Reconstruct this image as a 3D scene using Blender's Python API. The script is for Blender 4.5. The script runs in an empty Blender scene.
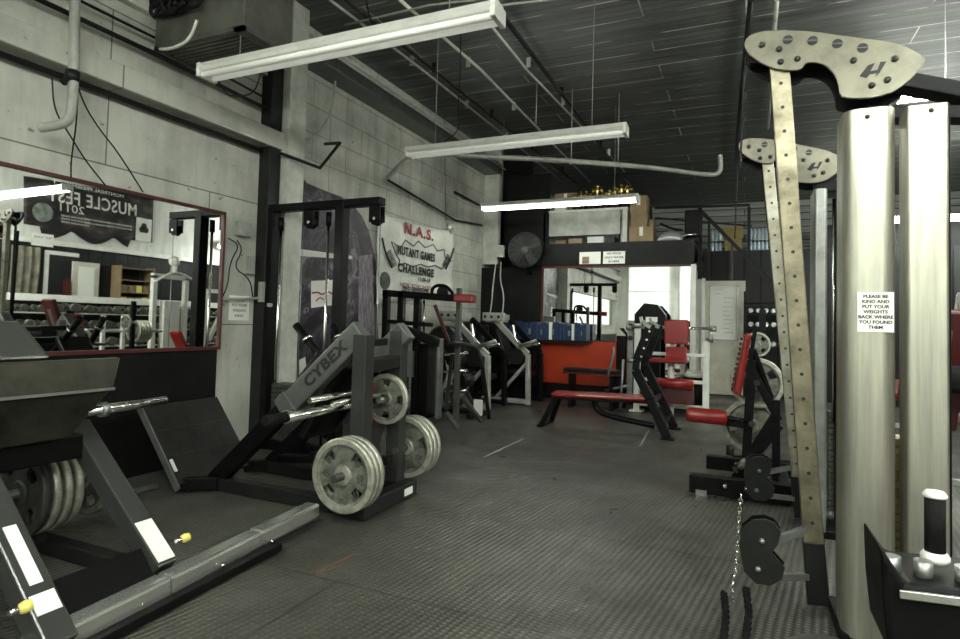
import bpy, math, random
from mathutils import Vector, Matrix, Quaternion
random.seed(7)
SC = bpy.context.scene
COL = SC.collection
V = Vector

# ------------------------------------------------------------------ camera, world, exposure
FPX, CY, EYE = 590.0, 300.0, 1.3
def cam_axes(yaw=24.1, pitch=2.2, roll=1.5):
    y, p, r = map(math.radians, (yaw, pitch, roll))
    fwd = V((-math.sin(y)*math.cos(p), math.cos(y)*math.cos(p), math.sin(p)))
    r0 = V((math.cos(y), math.sin(y), 0)); u0 = r0.cross(fwd)
    return math.cos(r)*r0 + math.sin(r)*u0, -math.sin(r)*r0 + math.cos(r)*u0, fwd
CR, CU, CF = cam_axes()
cd = bpy.data.cameras.new('camera'); cam = bpy.data.objects.new('camera', cd); COL.objects.link(cam)
cam.matrix_world = Matrix(((CR.x, CU.x, -CF.x, 0), (CR.y, CU.y, -CF.y, 0), (CR.z, CU.z, -CF.z, EYE), (0, 0, 0, 1)))
cd.sensor_width = 36; cd.lens = FPX/960*36; cd.shift_y = -(319.5-CY)/960
cd.clip_start = .05; cd.clip_end = 100
SC.camera = cam
w = bpy.data.worlds.new('world'); SC.world = w; w.use_nodes = True
w.node_tree.nodes['Background'].inputs[0].default_value = (.8, .85, .9, 1)
w.node_tree.nodes['Background'].inputs[1].default_value = .3
SC.view_settings.view_transform = 'Standard'; SC.view_settings.look = 'None'
SC.view_settings.gamma = 1; SC.view_settings.use_curve_mapping = False
SC.view_settings.exposure = 1.38
TUBE_ON, TUBE_MID, TUBE_DIM, FILL_GLOW = 50.0, 10.0, .12, .28  # last value: glow of the added fill panels on the rear wall

def at(px, py, x=None, y=None, z=None):
    """point where the survey sight line through a photo position meets a plane of the room"""
    d = CF + CR*((px-480)/FPX) - CU*((py-CY)/FPX)
    t = (z-EYE)/d.z if z is not None else (x/d.x if x is not None else y/d.y)
    return V((0, 0, EYE)) + d*t

# ------------------------------------------------------------------ materials
MATS = {}
def mat(name, col, rough=.5, metal=0, noise=0, nscale=8, bump=0, bscale=60, emit=0, dark=None, coat=0, spec=.5, stretch=None):
    if name in MATS: return MATS[name]
    m = bpy.data.materials.new(name); m.use_nodes = True; MATS[name] = m
    nt = m.node_tree; b = nt.nodes['Principled BSDF']
    b.inputs['Base Color'].default_value = (*col, 1); b.inputs['Roughness'].default_value = rough
    b.inputs['Metallic'].default_value = metal; b.inputs['Coat Weight'].default_value = coat
    b.inputs['Specular IOR Level'].default_value = spec
    if emit:
        b.inputs['Emission Color'].default_value = (*col, 1); b.inputs['Emission Strength'].default_value = emit
    if noise or bump:
        tc = nt.nodes.new('ShaderNodeTexCoord'); src = tc.outputs['Object']
        if stretch:
            mp = nt.nodes.new('ShaderNodeMapping'); mp.inputs['Scale'].default_value = stretch
            nt.links.new(src, mp.inputs[0]); src = mp.outputs[0]
    if noise:
        n = nt.nodes.new('ShaderNodeTexNoise'); n.inputs['Scale'].default_value = nscale
        n.inputs['Detail'].default_value = 6; n.inputs['Roughness'].default_value = .65
        nt.links.new(src, n.inputs['Vector'])
        r = nt.nodes.new('ShaderNodeValToRGB'); dk = dark or tuple(c*(1-noise) for c in col)
        r.color_ramp.elements[0].position = .35; r.color_ramp.elements[1].position = .62
        r.color_ramp.elements[0].color = (*dk, 1); r.color_ramp.elements[1].color = (*col, 1)
        nt.links.new(n.outputs['Fac'], r.inputs[0]); nt.links.new(r.outputs[0], b.inputs['Base Color'])
        mr = nt.nodes.new('ShaderNodeMapRange'); mr.inputs['To Min'].default_value = min(1, rough+.12); mr.inputs['To Max'].default_value = max(.03, rough-.08)
        nt.links.new(n.outputs['Fac'], mr.inputs[0]); nt.links.new(mr.outputs[0], b.inputs['Roughness'])
    if bump:
        n2 = nt.nodes.new('ShaderNodeTexNoise'); n2.inputs['Scale'].default_value = bscale; n2.inputs['Detail'].default_value = 4
        nt.links.new(src, n2.inputs['Vector'])
        bp = nt.nodes.new('ShaderNodeBump'); bp.inputs['Strength'].default_value = bump; bp.inputs['Distance'].default_value = .01
        nt.links.new(n2.outputs['Fac'], bp.inputs['Height']); nt.links.new(bp.outputs[0], b.inputs['Normal'])
    return m

class NT:
    """small helper for hand-wired materials"""
    def __init__(s, name):
        s.m = bpy.data.materials.new(name); s.m.use_nodes = True; MATS[name] = s.m
        s.nt = s.m.node_tree; s.b = s.nt.nodes['Principled BSDF']
        s.pos = s.n('NewGeometry').outputs['Position']
    def n(s, t, **k):
        x = s.nt.nodes.new('ShaderNode'+t)
        for a, v in k.items(): setattr(x, a, v)
        return x
    def L(s, a, b): s.nt.links.new(a, b)
    def swiz(s, order, scale=(1, 1, 1), rot=0):
        sp = s.n('SeparateXYZ'); s.L(s.pos, sp.inputs[0]); c = s.n('CombineXYZ')
        for i, a in enumerate(order): s.L(sp.outputs['XYZ'.index(a)], c.inputs[i])
        mp = s.n('Mapping'); mp.inputs['Scale'].default_value = scale; mp.inputs['Rotation'].default_value = (0, 0, rot)
        s.L(c.outputs[0], mp.inputs[0]); return mp.outputs[0]
    def noise(s, vec, sc, det=6, ro=.6):
        x = s.n('TexNoise'); x.inputs['Scale'].default_value = sc; x.inputs['Detail'].default_value = det; x.inputs['Roughness'].default_value = ro
        s.L(vec, x.inputs['Vector']); return x.outputs['Fac']
    def ramp(s, f, pts):
        r = s.n('ValToRGB'); e = r.color_ramp.elements
        while len(e) < len(pts): e.new(.5)
        for i, (p, c) in enumerate(pts):
            e[i].position = p; e[i].color = (*(c if isinstance(c, tuple) else (c, c, c)), 1)
        s.L(f, r.inputs[0]); return r.outputs[0]
    def mix(s, f, a, b, mode='MIX'):
        x = s.n('MixRGB', blend_type=mode)
        for i, v in enumerate((f, a, b)):
            if hasattr(v, 'is_linked'): s.L(v, x.inputs[i])
            elif i == 0: x.inputs[0].default_value = v
            else: x.inputs[i].default_value = (*v, 1) if isinstance(v, tuple) else (v, v, v, 1)
        return x.outputs[0]
    def brick(s, vec, w_, h_, mortar, c1=1., c2=.85, cm=0., off=.5, smooth=.1):
        x = s.n('TexBrick'); x.offset = off
        x.inputs['Scale'].default_value = 1; x.inputs['Brick Width'].default_value = w_; x.inputs['Row Height'].default_value = h_
        x.inputs['Mortar Size'].default_value = mortar; x.inputs['Mortar Smooth'].default_value = smooth
        for k, v in (('Color1', c1), ('Color2', c2), ('Mortar', cm)): x.inputs[k].default_value = (v, v, v, 1)
        s.L(vec, x.inputs['Vector']); return x
    def bump(s, h, st, d=.01):
        b = s.n('Bump'); b.inputs['Strength'].default_value = st; b.inputs['Distance'].default_value = d
        s.L(h, b.inputs['Height']); s.L(b.outputs[0], s.b.inputs['Normal'])

def wall_mat(name, order, col, bw, bh, mortar, grime=.5, seam=.25):
    t = NT(name); v = t.swiz(order)
    br = t.brick(v, bw, bh, mortar, 1, .93, seam)
    big = t.ramp(t.noise(v, .9, 8, .7), [(.3, tuple(c*(1-grime) for c in col)), (.6, col)])
    st = t.ramp(t.noise(t.swiz(order, (5, .6, 1)), 1.3, 6), [(.32, .8), (.55, 1.)])
    sp = t.ramp(t.noise(v, 14, 3, .5), [(.26, .35), (.33, 1.)])
    c = t.mix(1, t.mix(1, t.mix(1, big, st, 'MULTIPLY'), sp, 'MULTIPLY'), br.outputs['Color'], 'MULTIPLY')
    t.L(c, t.b.inputs['Base Color']); t.b.inputs['Roughness'].default_value = .65
    t.bump(t.mix(.25, br.outputs['Color'], t.noise(v, 40, 4)), .5, .012)
    return t.m
WALL_PANEL = wall_mat('painted_panel_wall', 'YZX', (.55, .555, .485), 1.95, 1.22, .006, .4, .3)
WALL_BLOCK = wall_mat('painted_block_wall', 'YZX', (.56, .565, .495), .62, .31, .008, .5, .6)
WALL_REAR = wall_mat('painted_rear_wall', 'XZY', (.7, .7, .64), .8, .4, .006, .25, .8)
WALL_WHITE = wall_mat('white_upper_wall', 'YZX', (.72, .72, .67), 1.2, 1.2, .004, .15, .8)

def siding(name, order, col, h):
    t = NT(name); v = t.swiz(order); br = t.brick(v, 9, h, .012, 1, .6, .12)
    c = t.mix(1, t.ramp(t.noise(t.swiz(order, (.4, 6, 1)), 1.5), [(.3, tuple(a*.5 for a in col)), (.7, col)]), br.outputs['Color'], 'MULTIPLY')
    t.L(c, t.b.inputs['Base Color']); t.b.inputs['Roughness'].default_value = .55; t.b.inputs['Specular IOR Level'].default_value = .2; t.bump(br.outputs['Color'], .6, .015)
    return t.m
SIDING = siding('far_siding', 'XZY', (.42, .43, .4), .17)
DARKWALL = siding('dark_panelling', 'ZYX', (.03, .031, .03), .3)
DARKWALLX = siding('dark_panelling_across', 'ZXY', (.03, .031, .03), .3)

def floor_mat():
    t = NT('ribbed_rubber_floor')
    v = t.swiz('XYZ', (1, 1, 1), math.radians(8)); v2 = t.swiz('XYZ')
    wv = t.n('TexWave', wave_type='BANDS', bands_direction='X'); wv.inputs['Scale'].default_value = 9.; wv.inputs['Distortion'].default_value = .25; wv.inputs['Detail'].default_value = 1
    t.L(v, wv.inputs['Vector'])
    wy = t.n('TexWave', wave_type='BANDS', bands_direction='Y'); wy.inputs['Scale'].default_value = 12.; wy.inputs['Distortion'].default_value = .2
    t.L(v, wy.inputs['Vector'])
    rib = t.mix(.45, wv.outputs['Fac'], t.mix(1, wv.outputs['Fac'], wy.outputs['Fac'], 'MULTIPLY'))
    mask = t.ramp(t.noise(v2, .55, 3), [(.36, .25), (.6, 1.)])            # worn where people walk
    ribm = t.mix(mask, .45, rib)
    worn = t.ramp(t.noise(v2, .8, 8, .7), [(.3, (.022, .022, .018)), (.68, (.125, .123, .1))])
    fine = t.ramp(t.noise(v2, 38, 5, .7), [(.3, .6), (.7, 1.25)])
    chalk = t.ramp(t.noise(t.swiz('XYZ', (1.2, 4.5, 1), .5), 2.3, 8, .75), [(.6, 0.), (.78, .35)])
    seams = t.brick(t.swiz('XYZ'), 1.83, 1.22, .006, 1, 1, .35)
    c = t.mix(1, worn, t.ramp(ribm, [(.1, .55), (.8, 1.35)]), 'MULTIPLY')
    c = t.mix(1, c, fine, 'MULTIPLY'); c = t.mix(chalk, c, (.2, .2, .17)); c = t.mix(1, c, seams.outputs['Color'], 'MULTIPLY')
    t.L(c, t.b.inputs['Base Color'])
    t.L(t.ramp(t.noise(v2, 1.7, 6), [(.3, .26), (.7, .52)]), t.b.inputs['Roughness'])
    t.bump(t.mix(1, ribm, seams.outputs['Color'], 'MULTIPLY'), .5, .008)
    return t.m
FLOOR = floor_mat()
def ceil_mat():
    t = NT('dark_board_ceiling'); v = t.swiz('XYZ', (1, 1, 1)); jig = t.swiz('XYZ')
    br = t.brick(v, 2.7, .42, .006, 1, .7, 2.6, .37, 0)
    lines = t.brick(v, 2.7, .42, .008, 0, 0, 1, .37, 0).outputs['Color']
    fine = t.brick(v, 20, .105, .008, 1, .75, .45, .5).outputs['Color']
    brk = t.ramp(t.noise(v, 1.6, 5), [(.42, 0.), (.56, 1.)])
    base = t.mix(1, t.ramp(t.noise(t.swiz('XYZ', (.5, 5, 1)), 1.6, 7, .7), [(.3, (.05, .052, .049)), (.7, (.17, .174, .16))]), fine, 'MULTIPLY')
    c = t.mix(t.mix(1, lines, brk, 'MULTIPLY'), base, (.6, .6, .53))
    t.L(c, t.b.inputs['Base Color']); t.b.inputs['Roughness'].default_value = .42
    t.bump(t.mix(1, fine, br.outputs['Color'], 'MULTIPLY'), .6, .012)
    return t.m
CEIL = ceil_mat()
def mural_mat():
    t = NT('purple_mural_paint')
    v = t.swiz('YZX', (1.1, 1, 1))
    n = t.n('TexNoise'); n.inputs['Scale'].default_value = 1.7; n.inputs['Detail'].default_value = 5; n.inputs['Distortion'].default_value = 2.2; t.L(v, n.inputs['Vector'])
    c = t.ramp(n.outputs['Fac'], [(.36, (.004, .003, .005)), (.46, (.022, .013, .026)), (.52, (.075, .058, .082)), (.57, (.012, .008, .014)), (.66, (.24, .21, .25)), (.7, (.03, .02, .035))])
    t.L(c, t.b.inputs['Base Color']); t.b.inputs['Roughness'].default_value = .5
    return t.m
MURAL = mural_mat()
def print_mat(name, base, ink, sc=30, lo=.52, hi=.56):
    t = NT(name); n = t.noise(t.swiz('YZX', (1, 2.2, 1)), sc, 3, .5)
    t.L(t.mix(t.ramp(n, [(lo, 0.), (hi, 1.)]), base, ink), t.b.inputs['Base Color']); t.b.inputs['Roughness'].default_value = .6
    return t.m
BANNER_DARK = print_mat('dark_banner_print', (.012, .009, .01), (.12, .08, .07), 2.5, .5, .75)
BANNER_WHITE = mat('banner_cloth', (.74, .75, .68), .6, noise=.25, nscale=3)

BLACK = mat('black_powder_coat', (.0045, .0045, .0045), .4, noise=.4, nscale=12, spec=.14)
DGREY = mat('dark_grey_powder_coat', (.017, .0175, .016), .3, noise=.35, nscale=9, spec=.22)
SLATE = mat('slate_grey_powder_coat', (.034, .035, .032), .3, noise=.25, nscale=7, spec=.25)
MGREY = mat('mid_grey_powder_coat', (.085, .088, .08), .3, noise=.3, nscale=7)
STEELG = mat('brushed_grey_steel', (.34, .35, .33), .33, .75, noise=.35, nscale=6)
SILVER = mat('silver_paint', (.5, .51, .46), .35, .3, noise=.25, nscale=9)
NICKEL = mat('worn_nickel_plate', (.3, .27, .19), .36, .7, noise=.45, nscale=7, dark=(.13, .115, .075))
PALEN = mat('pale_nickel_plate', (.46, .45, .37), .36, .6, noise=.4, nscale=7, dark=(.24, .22, .15))
SHROUD = mat('brushed_shroud_metal', (.43, .42, .345), .36, .8, noise=.3, nscale=5, stretch=(6, 6, .3))
ENDPLATE = mat('brushed_end_plate', (.19, .18, .135), .36, .5, noise=.35, nscale=7)
CHROME = mat('chrome', (.8, .8, .75), .12, 1)
IRON = mat('grey_cast_iron', (.23, .235, .19), .42, .45, noise=.65, nscale=16, bump=.25, bscale=120)
WORN_LIT = mat('worn_lit_iron', (.5, .5, .41), .36, .55, noise=.45, nscale=18, bump=.2, bscale=120)  # edge wear, brightened to paint in the faint relief shading of rim and hub
IRONDK = mat('dark_cast_iron', (.07, .07, .06), .45, .4, noise=.4, nscale=14, bump=.25, bscale=120)
RUST = mat('worn_iron_edge', (.4, .38, .28), .45, .5, noise=.6, nscale=12)
RED = mat('red_vinyl', (.27, .014, .01), .3, noise=.25, nscale=10, coat=.2)
REDP = mat('red_gloss_board', (.55, .06, .022), .22, noise=.15, nscale=2, coat=.3)
REDT = mat('dark_red_trim', (.07, .009, .007), .45, noise=.3)
WHITE = mat('white_enamel', (.78, .78, .72), .4, noise=.12, nscale=6)
WHITED = mat('dirty_white_paint', (.58, .59, .52), .5, noise=.35, nscale=4)
PAPER = mat('white_paper', (.8, .8, .74), .7)
INK = mat('black_ink', (.01, .01, .01), .6)
INKR = mat('red_ink', (.3, .02, .02), .6)
CREAM = mat('cream_door_paint', (.62, .6, .49), .5, noise=.2, nscale=4)
CARD = mat('brown_cardboard', (.27, .19, .105), .75, noise=.25, nscale=7)
YELL = mat('yellow_plastic', (.75, .66, .16), .4)
GOLD = mat('gold_trophy_metal', (.7, .55, .2), .25, 1)
BLUE = mat('blue_binder', (.012, .03, .085), .4)
VINYLK = mat('black_vinyl', (.009, .009, .009), .38, spec=.2, bump=.15, bscale=90)
FOAM = mat('black_foam', (.007, .007, .007), .75, spec=.15, bump=.3, bscale=150)
MIRROR = mat('mirror_glass', (.86, .88, .85), .015, 1)
WOODK = mat('black_painted_board', (.007, .0068, .006), .45, noise=.5, nscale=4, spec=.2)
RUBBERP = mat('scuffed_tread_plate', (.022, .022, .019), .42, spec=.25, noise=.5, nscale=5, bump=.2)
LEATHER = mat('worn_steel_panel', (.04, .039, .027), .36, .2, noise=.6, nscale=3.2, spec=.25, dark=(.009, .009, .007))
PIPEW = mat('galvanised_pipe', (.42, .43, .38), .4, .3, noise=.3, nscale=9)
CABLE = mat('black_cable', (.008, .008, .008), .5, spec=.2)
PVC = mat('grey_pvc_pipe', (.35, .36, .32), .45, noise=.3, nscale=6)
TUBEM = mat('lit_fluorescent_tube', (.95, 1, .93), .3, emit=TUBE_ON)
TUBED = mat('dim_fluorescent_tube', (.75, .76, .69), .3, emit=TUBE_DIM)
TUBEH = mat('half_lit_fluorescent_tube', (.95, 1, .93), .3, emit=TUBE_MID)
SACK = mat('crumpled_silver_bag', (.5, .52, .5), .3, .5, bump=1, bscale=14)
PLASTIC = mat('clear_bottle_plastic', (.45, .55, .62), .15, spec=.8)
HEAT = mat('heater_sheet_metal', (.15, .15, .125), .4, .5, noise=.4, nscale=4)
TAN = mat('tan_cloth', (.2, .19, .14), .8, noise=.5, nscale=5, bump=.8, bscale=6)

# ------------------------------------------------------------------ mesh builder
SPLIT = {'platform_strut', 'grip_ring', 'bracket_arm', 'bracket', 'round_opening', 'opening_bar', 'bolt', 'end_cap', 'foot', 'bar_hook', 'barbell_collar', 'pulley_wheel', 'low_pulley', 'pad', 'rest', 'post', 'shroud_bolt', 'height_stud', 'knob_pin', 'base_rail', 'weight_horn', 'side_board', 'side', 'rear_frame', 'brace', 'peg', 'pin_hole', 'slat', 'rod_cap', 'trefoil_mark', 'floor_rail', 'pulley_bracket', 'carton', 'tape', 'case', 'cross_rail', 'moulding'}
class MB:
    def __init__(s): s.v = []; s.f = []; s.sm = []; s.mi = []; s.cur = 0; s.cuts = []
    def face(s, idx, smooth=False): s.f.append(idx); s.sm.append(smooth); s.mi.append(s.cur)
    def hexa(s, pts):
        b = len(s.v); s.cuts.append(b); s.v += [V(p) for p in pts]
        for q in ((0, 3, 2, 1), (4, 5, 6, 7), (0, 1, 5, 4), (1, 2, 6, 5), (2, 3, 7, 6), (3, 0, 4, 7)): s.face([b+i for i in q])
        return s
    def box(s, x0, x1, y0, y1, z0, z1):
        return s.hexa([(x0, y0, z0), (x1, y0, z0), (x1, y1, z0), (x0, y1, z0), (x0, y0, z1), (x1, y0, z1), (x1, y1, z1), (x0, y1, z1)])
    def beam(s, p0, p1, w_, h_, up=(0, 0, 1), w2=None, h2=None):
        p0, p1, up = V(p0), V(p1), V(up); d = (p1-p0).normalized()
        if abs(d.dot(up)) > .98: up = V((0, 1, 0))
        sd = d.cross(up).normalized(); u = sd.cross(d)
        o = []
        for p, a, b in ((p0, w_, h_), (p1, w2 or w_, h2 or h_)):
            o.append([p+sd*(i*a/2)+u*(j*b/2) for i, j in ((-1, -1), (1, -1), (1, 1), (-1, 1))])
        return s.hexa(o[0]+o[1])
    def path(s, pts, w_, h_, up=(0, 0, 1)):
        for a, b in zip(pts, pts[1:]): s.beam(a, b, w_, h_, up)
        return s
    def ring(s, c, a, b, r, n): return [c+a*(r*math.cos(2*math.pi*i/n))+b*(r*math.sin(2*math.pi*i/n)) for i in range(n)]
    def lathe(s, c, axis, prof, n=24, caps=True, smooth=True):
        c = V(c); ax = V(axis).normalized(); t = V((0, 0, 1)) if abs(ax.z) < .9 else V((1, 0, 0))
        a = ax.cross(t).normalized(); b = ax.cross(a); base = len(s.v); s.cuts.append(base)
        for r, h in prof: s.v += s.ring(c+ax*h, a, b, max(r, 1e-5), n)
        for k in range(len(prof)-1):
            for i in range(n):
                j = (i+1) % n; s.face([base+k*n+i, base+(k+1)*n+i, base+(k+1)*n+j, base+k*n+j], smooth)
        if caps:
            s.face([base+i for i in range(n)]); s.face([base+(len(prof)-1)*n+i for i in range(n)][::-1])
        return s
    def cyl(s, p0, p1, r, n=14, r2=None):
        p0, p1 = V(p0), V(p1); return s.lathe(p0, p1-p0, [(r, 0), (r2 if r2 is not None else r, (p1-p0).length)], n)
    def tube(s, pts, r, n=8, sub=0):
        pts = [V(p) for p in pts]
        for _ in range(sub):                                   # Chaikin rounding of the bends
            q = [pts[0]]
            for a, b in zip(pts, pts[1:]): q += [a*.75+b*.25, a*.25+b*.75]
            pts = q+[pts[-1]]
        base = len(s.v); prev = None; s.cuts.append(base)
        for i, p in enumerate(pts):
            d = (pts[min(i+1, len(pts)-1)]-pts[max(i-1, 0)]).normalized()
            if prev is None:
                t = V((0, 0, 1)) if abs(d.z) < .9 else V((1, 0, 0)); a = d.cross(t).normalized()
            else: a = (prev-d*prev.dot(d)).normalized()
            prev = a; s.v += s.ring(p, a, d.cross(a), r, n)
        for k in range(len(pts)-1):
            for i in range(n):
                j = (i+1) % n; s.face([base+k*n+i, base+k*n+j, base+(k+1)*n+j, base+(k+1)*n+i], True)
        s.face([base+i for i in range(n)][::-1]); s.face([base+(len(pts)-1)*n+i for i in range(n)])
        return s
    def ball(s, c, r, n=12, sq=1):
        c = V(c); k = n//2
        return s.lathe(c, (0, 0, 1), [(r*math.sin(math.pi*i/k), -r*sq*math.cos(math.pi*i/k)) for i in range(k+1)], n, False)
    def prism(s, out, nrm):
        b = len(s.v); s.cuts.append(b); n = len(out); nrm = V(nrm); out = [V(p) for p in out]; s.v += out+[p+nrm for p in out]
        s.face([b+i for i in range(n)][::-1]); s.face([b+n+i for i in range(n)])
        for i in range(n):
            j = (i+1) % n; s.face([b+i, b+j, b+n+j, b+n+i])
        return s
    def grid(s, fn, nu, nv, smooth=True):
        b = len(s.v); s.cuts.append(b)
        for i in range(nu+1):
            for j in range(nv+1): s.v.append(V(fn(i/nu, j/nv)))
        for i in range(nu):
            for j in range(nv):
                q = b+i*(nv+1)+j; s.face([q, q+nv+1, q+nv+2, q+1], smooth)
        return s
    def build(s, name, m, parent=None, bevel=0, seg=2, solid=0):
        if parent is not None and name in SPLIT and len(s.cuts) > 1:       # one mesh object per separate piece
            first = None; ends = s.cuts[1:]+[len(s.v)]
            for a, e in zip(s.cuts, ends):
                p = MB(); p.v = s.v[a:e]; p.cuts = [0]
                for f, sm, mi in zip(s.f, s.sm, s.mi):
                    if a <= f[0] < e: p.f.append([i-a for i in f]); p.sm.append(sm); p.mi.append(mi)
                o = p.build(name, m, parent, bevel, seg, solid); first = first or o
            return first
        me = bpy.data.meshes.new(name); o = bpy.data.objects.new(name, me); COL.objects.link(o)
        if parent is None:
            xs = [p.x for p in s.v]; ys = [p.y for p in s.v]; zs = [p.z for p in s.v]
            org = V(((min(xs)+max(xs))/2, (min(ys)+max(ys))/2, min(zs))); o.location = org
        else:
            org = V((0, 0, 0)); q = parent
            while q is not None: org += q.location; q = q.parent
            o.parent = parent
        me.from_pydata([p-org for p in s.v], [], s.f)
        for i, p in enumerate(me.polygons): p.use_smooth = s.sm[i]; p.material_index = s.mi[i]
        for x in (m if isinstance(m, (list, tuple)) else [m]): me.materials.append(x)
        if any(not a for a in s.sm) or bevel:
            me.update()
        import bmesh
        bm = bmesh.new(); bm.from_mesh(me); bmesh.ops.recalc_face_normals(bm, faces=bm.faces); bm.to_mesh(me); bm.free()
        if solid:
            md = o.modifiers.new('thick', 'SOLIDIFY'); md.thickness = solid; md.offset = 0
        if bevel:
            md = o.modifiers.new('bevel', 'BEVEL'); md.width = bevel; md.segments = seg; md.limit_method = 'ANGLE'; md.angle_limit = math.radians(50)
        return o

def tag(o, label, cat=None, group=None, kind=None):
    o['label'] = label
    if cat: o['category'] = cat
    if group: o['group'] = group
    if kind: o['kind'] = kind
    return o
def thing(name, label, cat, loc, group=None):
    o = bpy.data.objects.new(name, None); COL.objects.link(o); o.location = loc; o.empty_display_size = .1
    return tag(o, label, cat, group)
def struct(name, mb, m, label=None, **k):
    o = mb.build(name, m, **k); o['kind'] = 'structure'
    if label: o['label'] = label
    return o
def copy_tree(o, parent=None):
    c = o.copy(); COL.objects.link(c)
    if parent: c.parent = parent
    for ch in list(o.children): copy_tree(ch, c)
    return c
def text(body, size, c, right, up, m, parent, name='lettering', depth=.002, sx=1., align='CENTER', bold=0):
    cu = bpy.data.curves.new('t', 'FONT'); cu.body = body; cu.size = size; cu.align_x = align; cu.align_y = 'CENTER'
    cu.extrude = depth; cu.offset = bold; cu.resolution_u = 3; cu.space_character = 1.0+bold*22
    to = bpy.data.objects.new('t', cu); COL.objects.link(to)
    bpy.context.view_layer.update()
    me = bpy.data.meshes.new_from_object(to.evaluated_get(bpy.context.evaluated_depsgraph_get()))
    bpy.data.objects.remove(to); bpy.data.curves.remove(cu)
    r, u = V(right).normalized(), V(up).normalized(); n = r.cross(u)
    org = V((0, 0, 0)); q = parent
    while q is not None: org += q.location; q = q.parent
    cc = V(c)-org
    for v in me.vertices: v.co = cc+r*(v.co.x*sx)+u*v.co.y+n*v.co.z
    me.materials.clear(); me.materials.append(m)
    o = bpy.data.objects.new(name, me); COL.objects.link(o); o.parent = parent
    return o

# ------------------------------------------------------------------ the building
XL, XR, YN, YB, YF, ZC = -4.5, 4.5, -3.0, 10.1, 16.6, 4.6
YP = 4.95                                                     # pilaster where the panels end and the blocks begin
struct('floor', MB().box(XL-.2, XR+.2, YN-.2, YF+.2, -.2, 0), FLOOR)
struct('ceiling', MB().box(XL-.2, XR+.2, YN-.2, YF+.2, ZC, ZC+.2), CEIL)
struct('wall_left', MB().box(XL-.2, XL, YN-.2, YP, 0, ZC), WALL_PANEL)
struct('wall_left_far', MB().box(XL-.2, XL, YP, YF+.2, 0, ZC), WALL_BLOCK)
struct('wall_front', MB().box(XL, XR, YN-.2, YN, 0, ZC), WALL_REAR)
struct('wall_far', MB().box(XL, XR, YF, YF+.2, 0, ZC), SIDING)
struct('wall_right', MB().box(XR, XR+.2, YN-.2, YF+.2, 0, 2.75), DARKWALL)
struct('wall_right_upper', MB().box(XR, XR+.2, YN-.2, YF+.2, 2.75, ZC), WALL_WHITE)
struct('wall_back', MB().box(XL, -.76, YB, YB+.14, 0, 2.33), WOODK)
struct('wall_side', MB().box(-.9, -.76, YB+.14, 12.6, 0, 2.33), WHITED)
struct('wall_storage', MB().box(-.76, XR, 12.6, 12.74, 0, 2.85), DARKWALLX)
struct('trim_1', MB().box(XL+.62, -.74, YB-.06, YB+.1, 2.335, 2.73), WOODK, bevel=.006)
struct('trim_2', MB().box(XL+.62, -.74, YB+.14, 12.74, 2.66, 2.73), WOODK)                       # platform boards
struct('trim_3', MB().box(-.76, XR, 12.74, 15., 2.78, 2.85), WOODK)
struct('trim_4', MB().box(XL, XL+.22, YP-.3, YP-.05, 0, ZC), WHITED, bevel=.006)                   # pilaster
struct('trim_5', MB().box(XL, XL+.3, YB+.03, YB+.14, 2.4, ZC), WHITED, bevel=.006)
b = MB().box(XL, XL+.3, YP, YB+.2, 4.09, 4.24)
struct('trim_6', b, MGREY, bevel=.01)                                                           # beam along the wall head
struct('trim_7', MB().box(XL, XL+.16, YN, YP-.3, 3.02, 3.2), WALL_PANEL, bevel=.01)               # ledge
struct('trim_8', MB().box(XL, XL+.07, YN, YP-.32, 3.75, 3.85), WHITED)
struct('trim_9', MB().box(-.78, -.70, YB-.09, YB-.0, 0, 2.33).box(-.78, -.70, 12.48, 12.59, 0, 2.3), WHITE, bevel=.004)
struct('trim_10', MB().box(XL+.0, XL+.62, YB+.9, YB+1., 2.33, ZC).box(XL+.32, XL+1.2, YB+.3, YB+.36, 2.73, 4.1), WOODK)
struct('trim_11', MB().box(3.92, 4.12, 3.0, 12.5, 1.5, 1.64), WHITE, bevel=.01)
struct('trim_14', MB().box(3.98, 4.1, 3.0, 12.5, 0, 1.5), WOODK)                    # half wall behind the dumbbells
struct('trim_12', MB().box(XR-.06, XR, YN, 12.6, 2.7, 2.8), WHITE)
struct('trim_13', MB().box(XL, XL+.14, YP-.47, YP-.31, 0, ZC), DGREY, bevel=.01)

FILL_PANE = mat('fill_glow_pane', (.93, 1, .95), .4, emit=FILL_GLOW)  # added fill light: glowing surface, no real daylight opening here
for k, (xa, xb) in enumerate(((-4.1, -2.5), (-2.2, -.8), (1.3, 2.9), (3.1, 4.3))):  # framed panels added behind the camera to brighten the room
    t = struct('fill_panel_%d' % (k+1), MB().box(xa, xb, YN+.002, YN+.05, 1.3, 1.36).box(xa, xb, YN+.002, YN+.05, 3.94, 4.0).box(xa, xa+.06, YN+.002, YN+.05, 1.36, 3.94).box(xb-.06, xb, YN+.002, YN+.05, 1.36, 3.94).box(xa, xb, YN+.002, YN+.04, 2.63, 2.67), WHITE)
    MB().box(xa+.06, xb-.06, YN+.004, YN+.02, 1.36, 3.94).build('pane', FILL_PANE, t)

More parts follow.
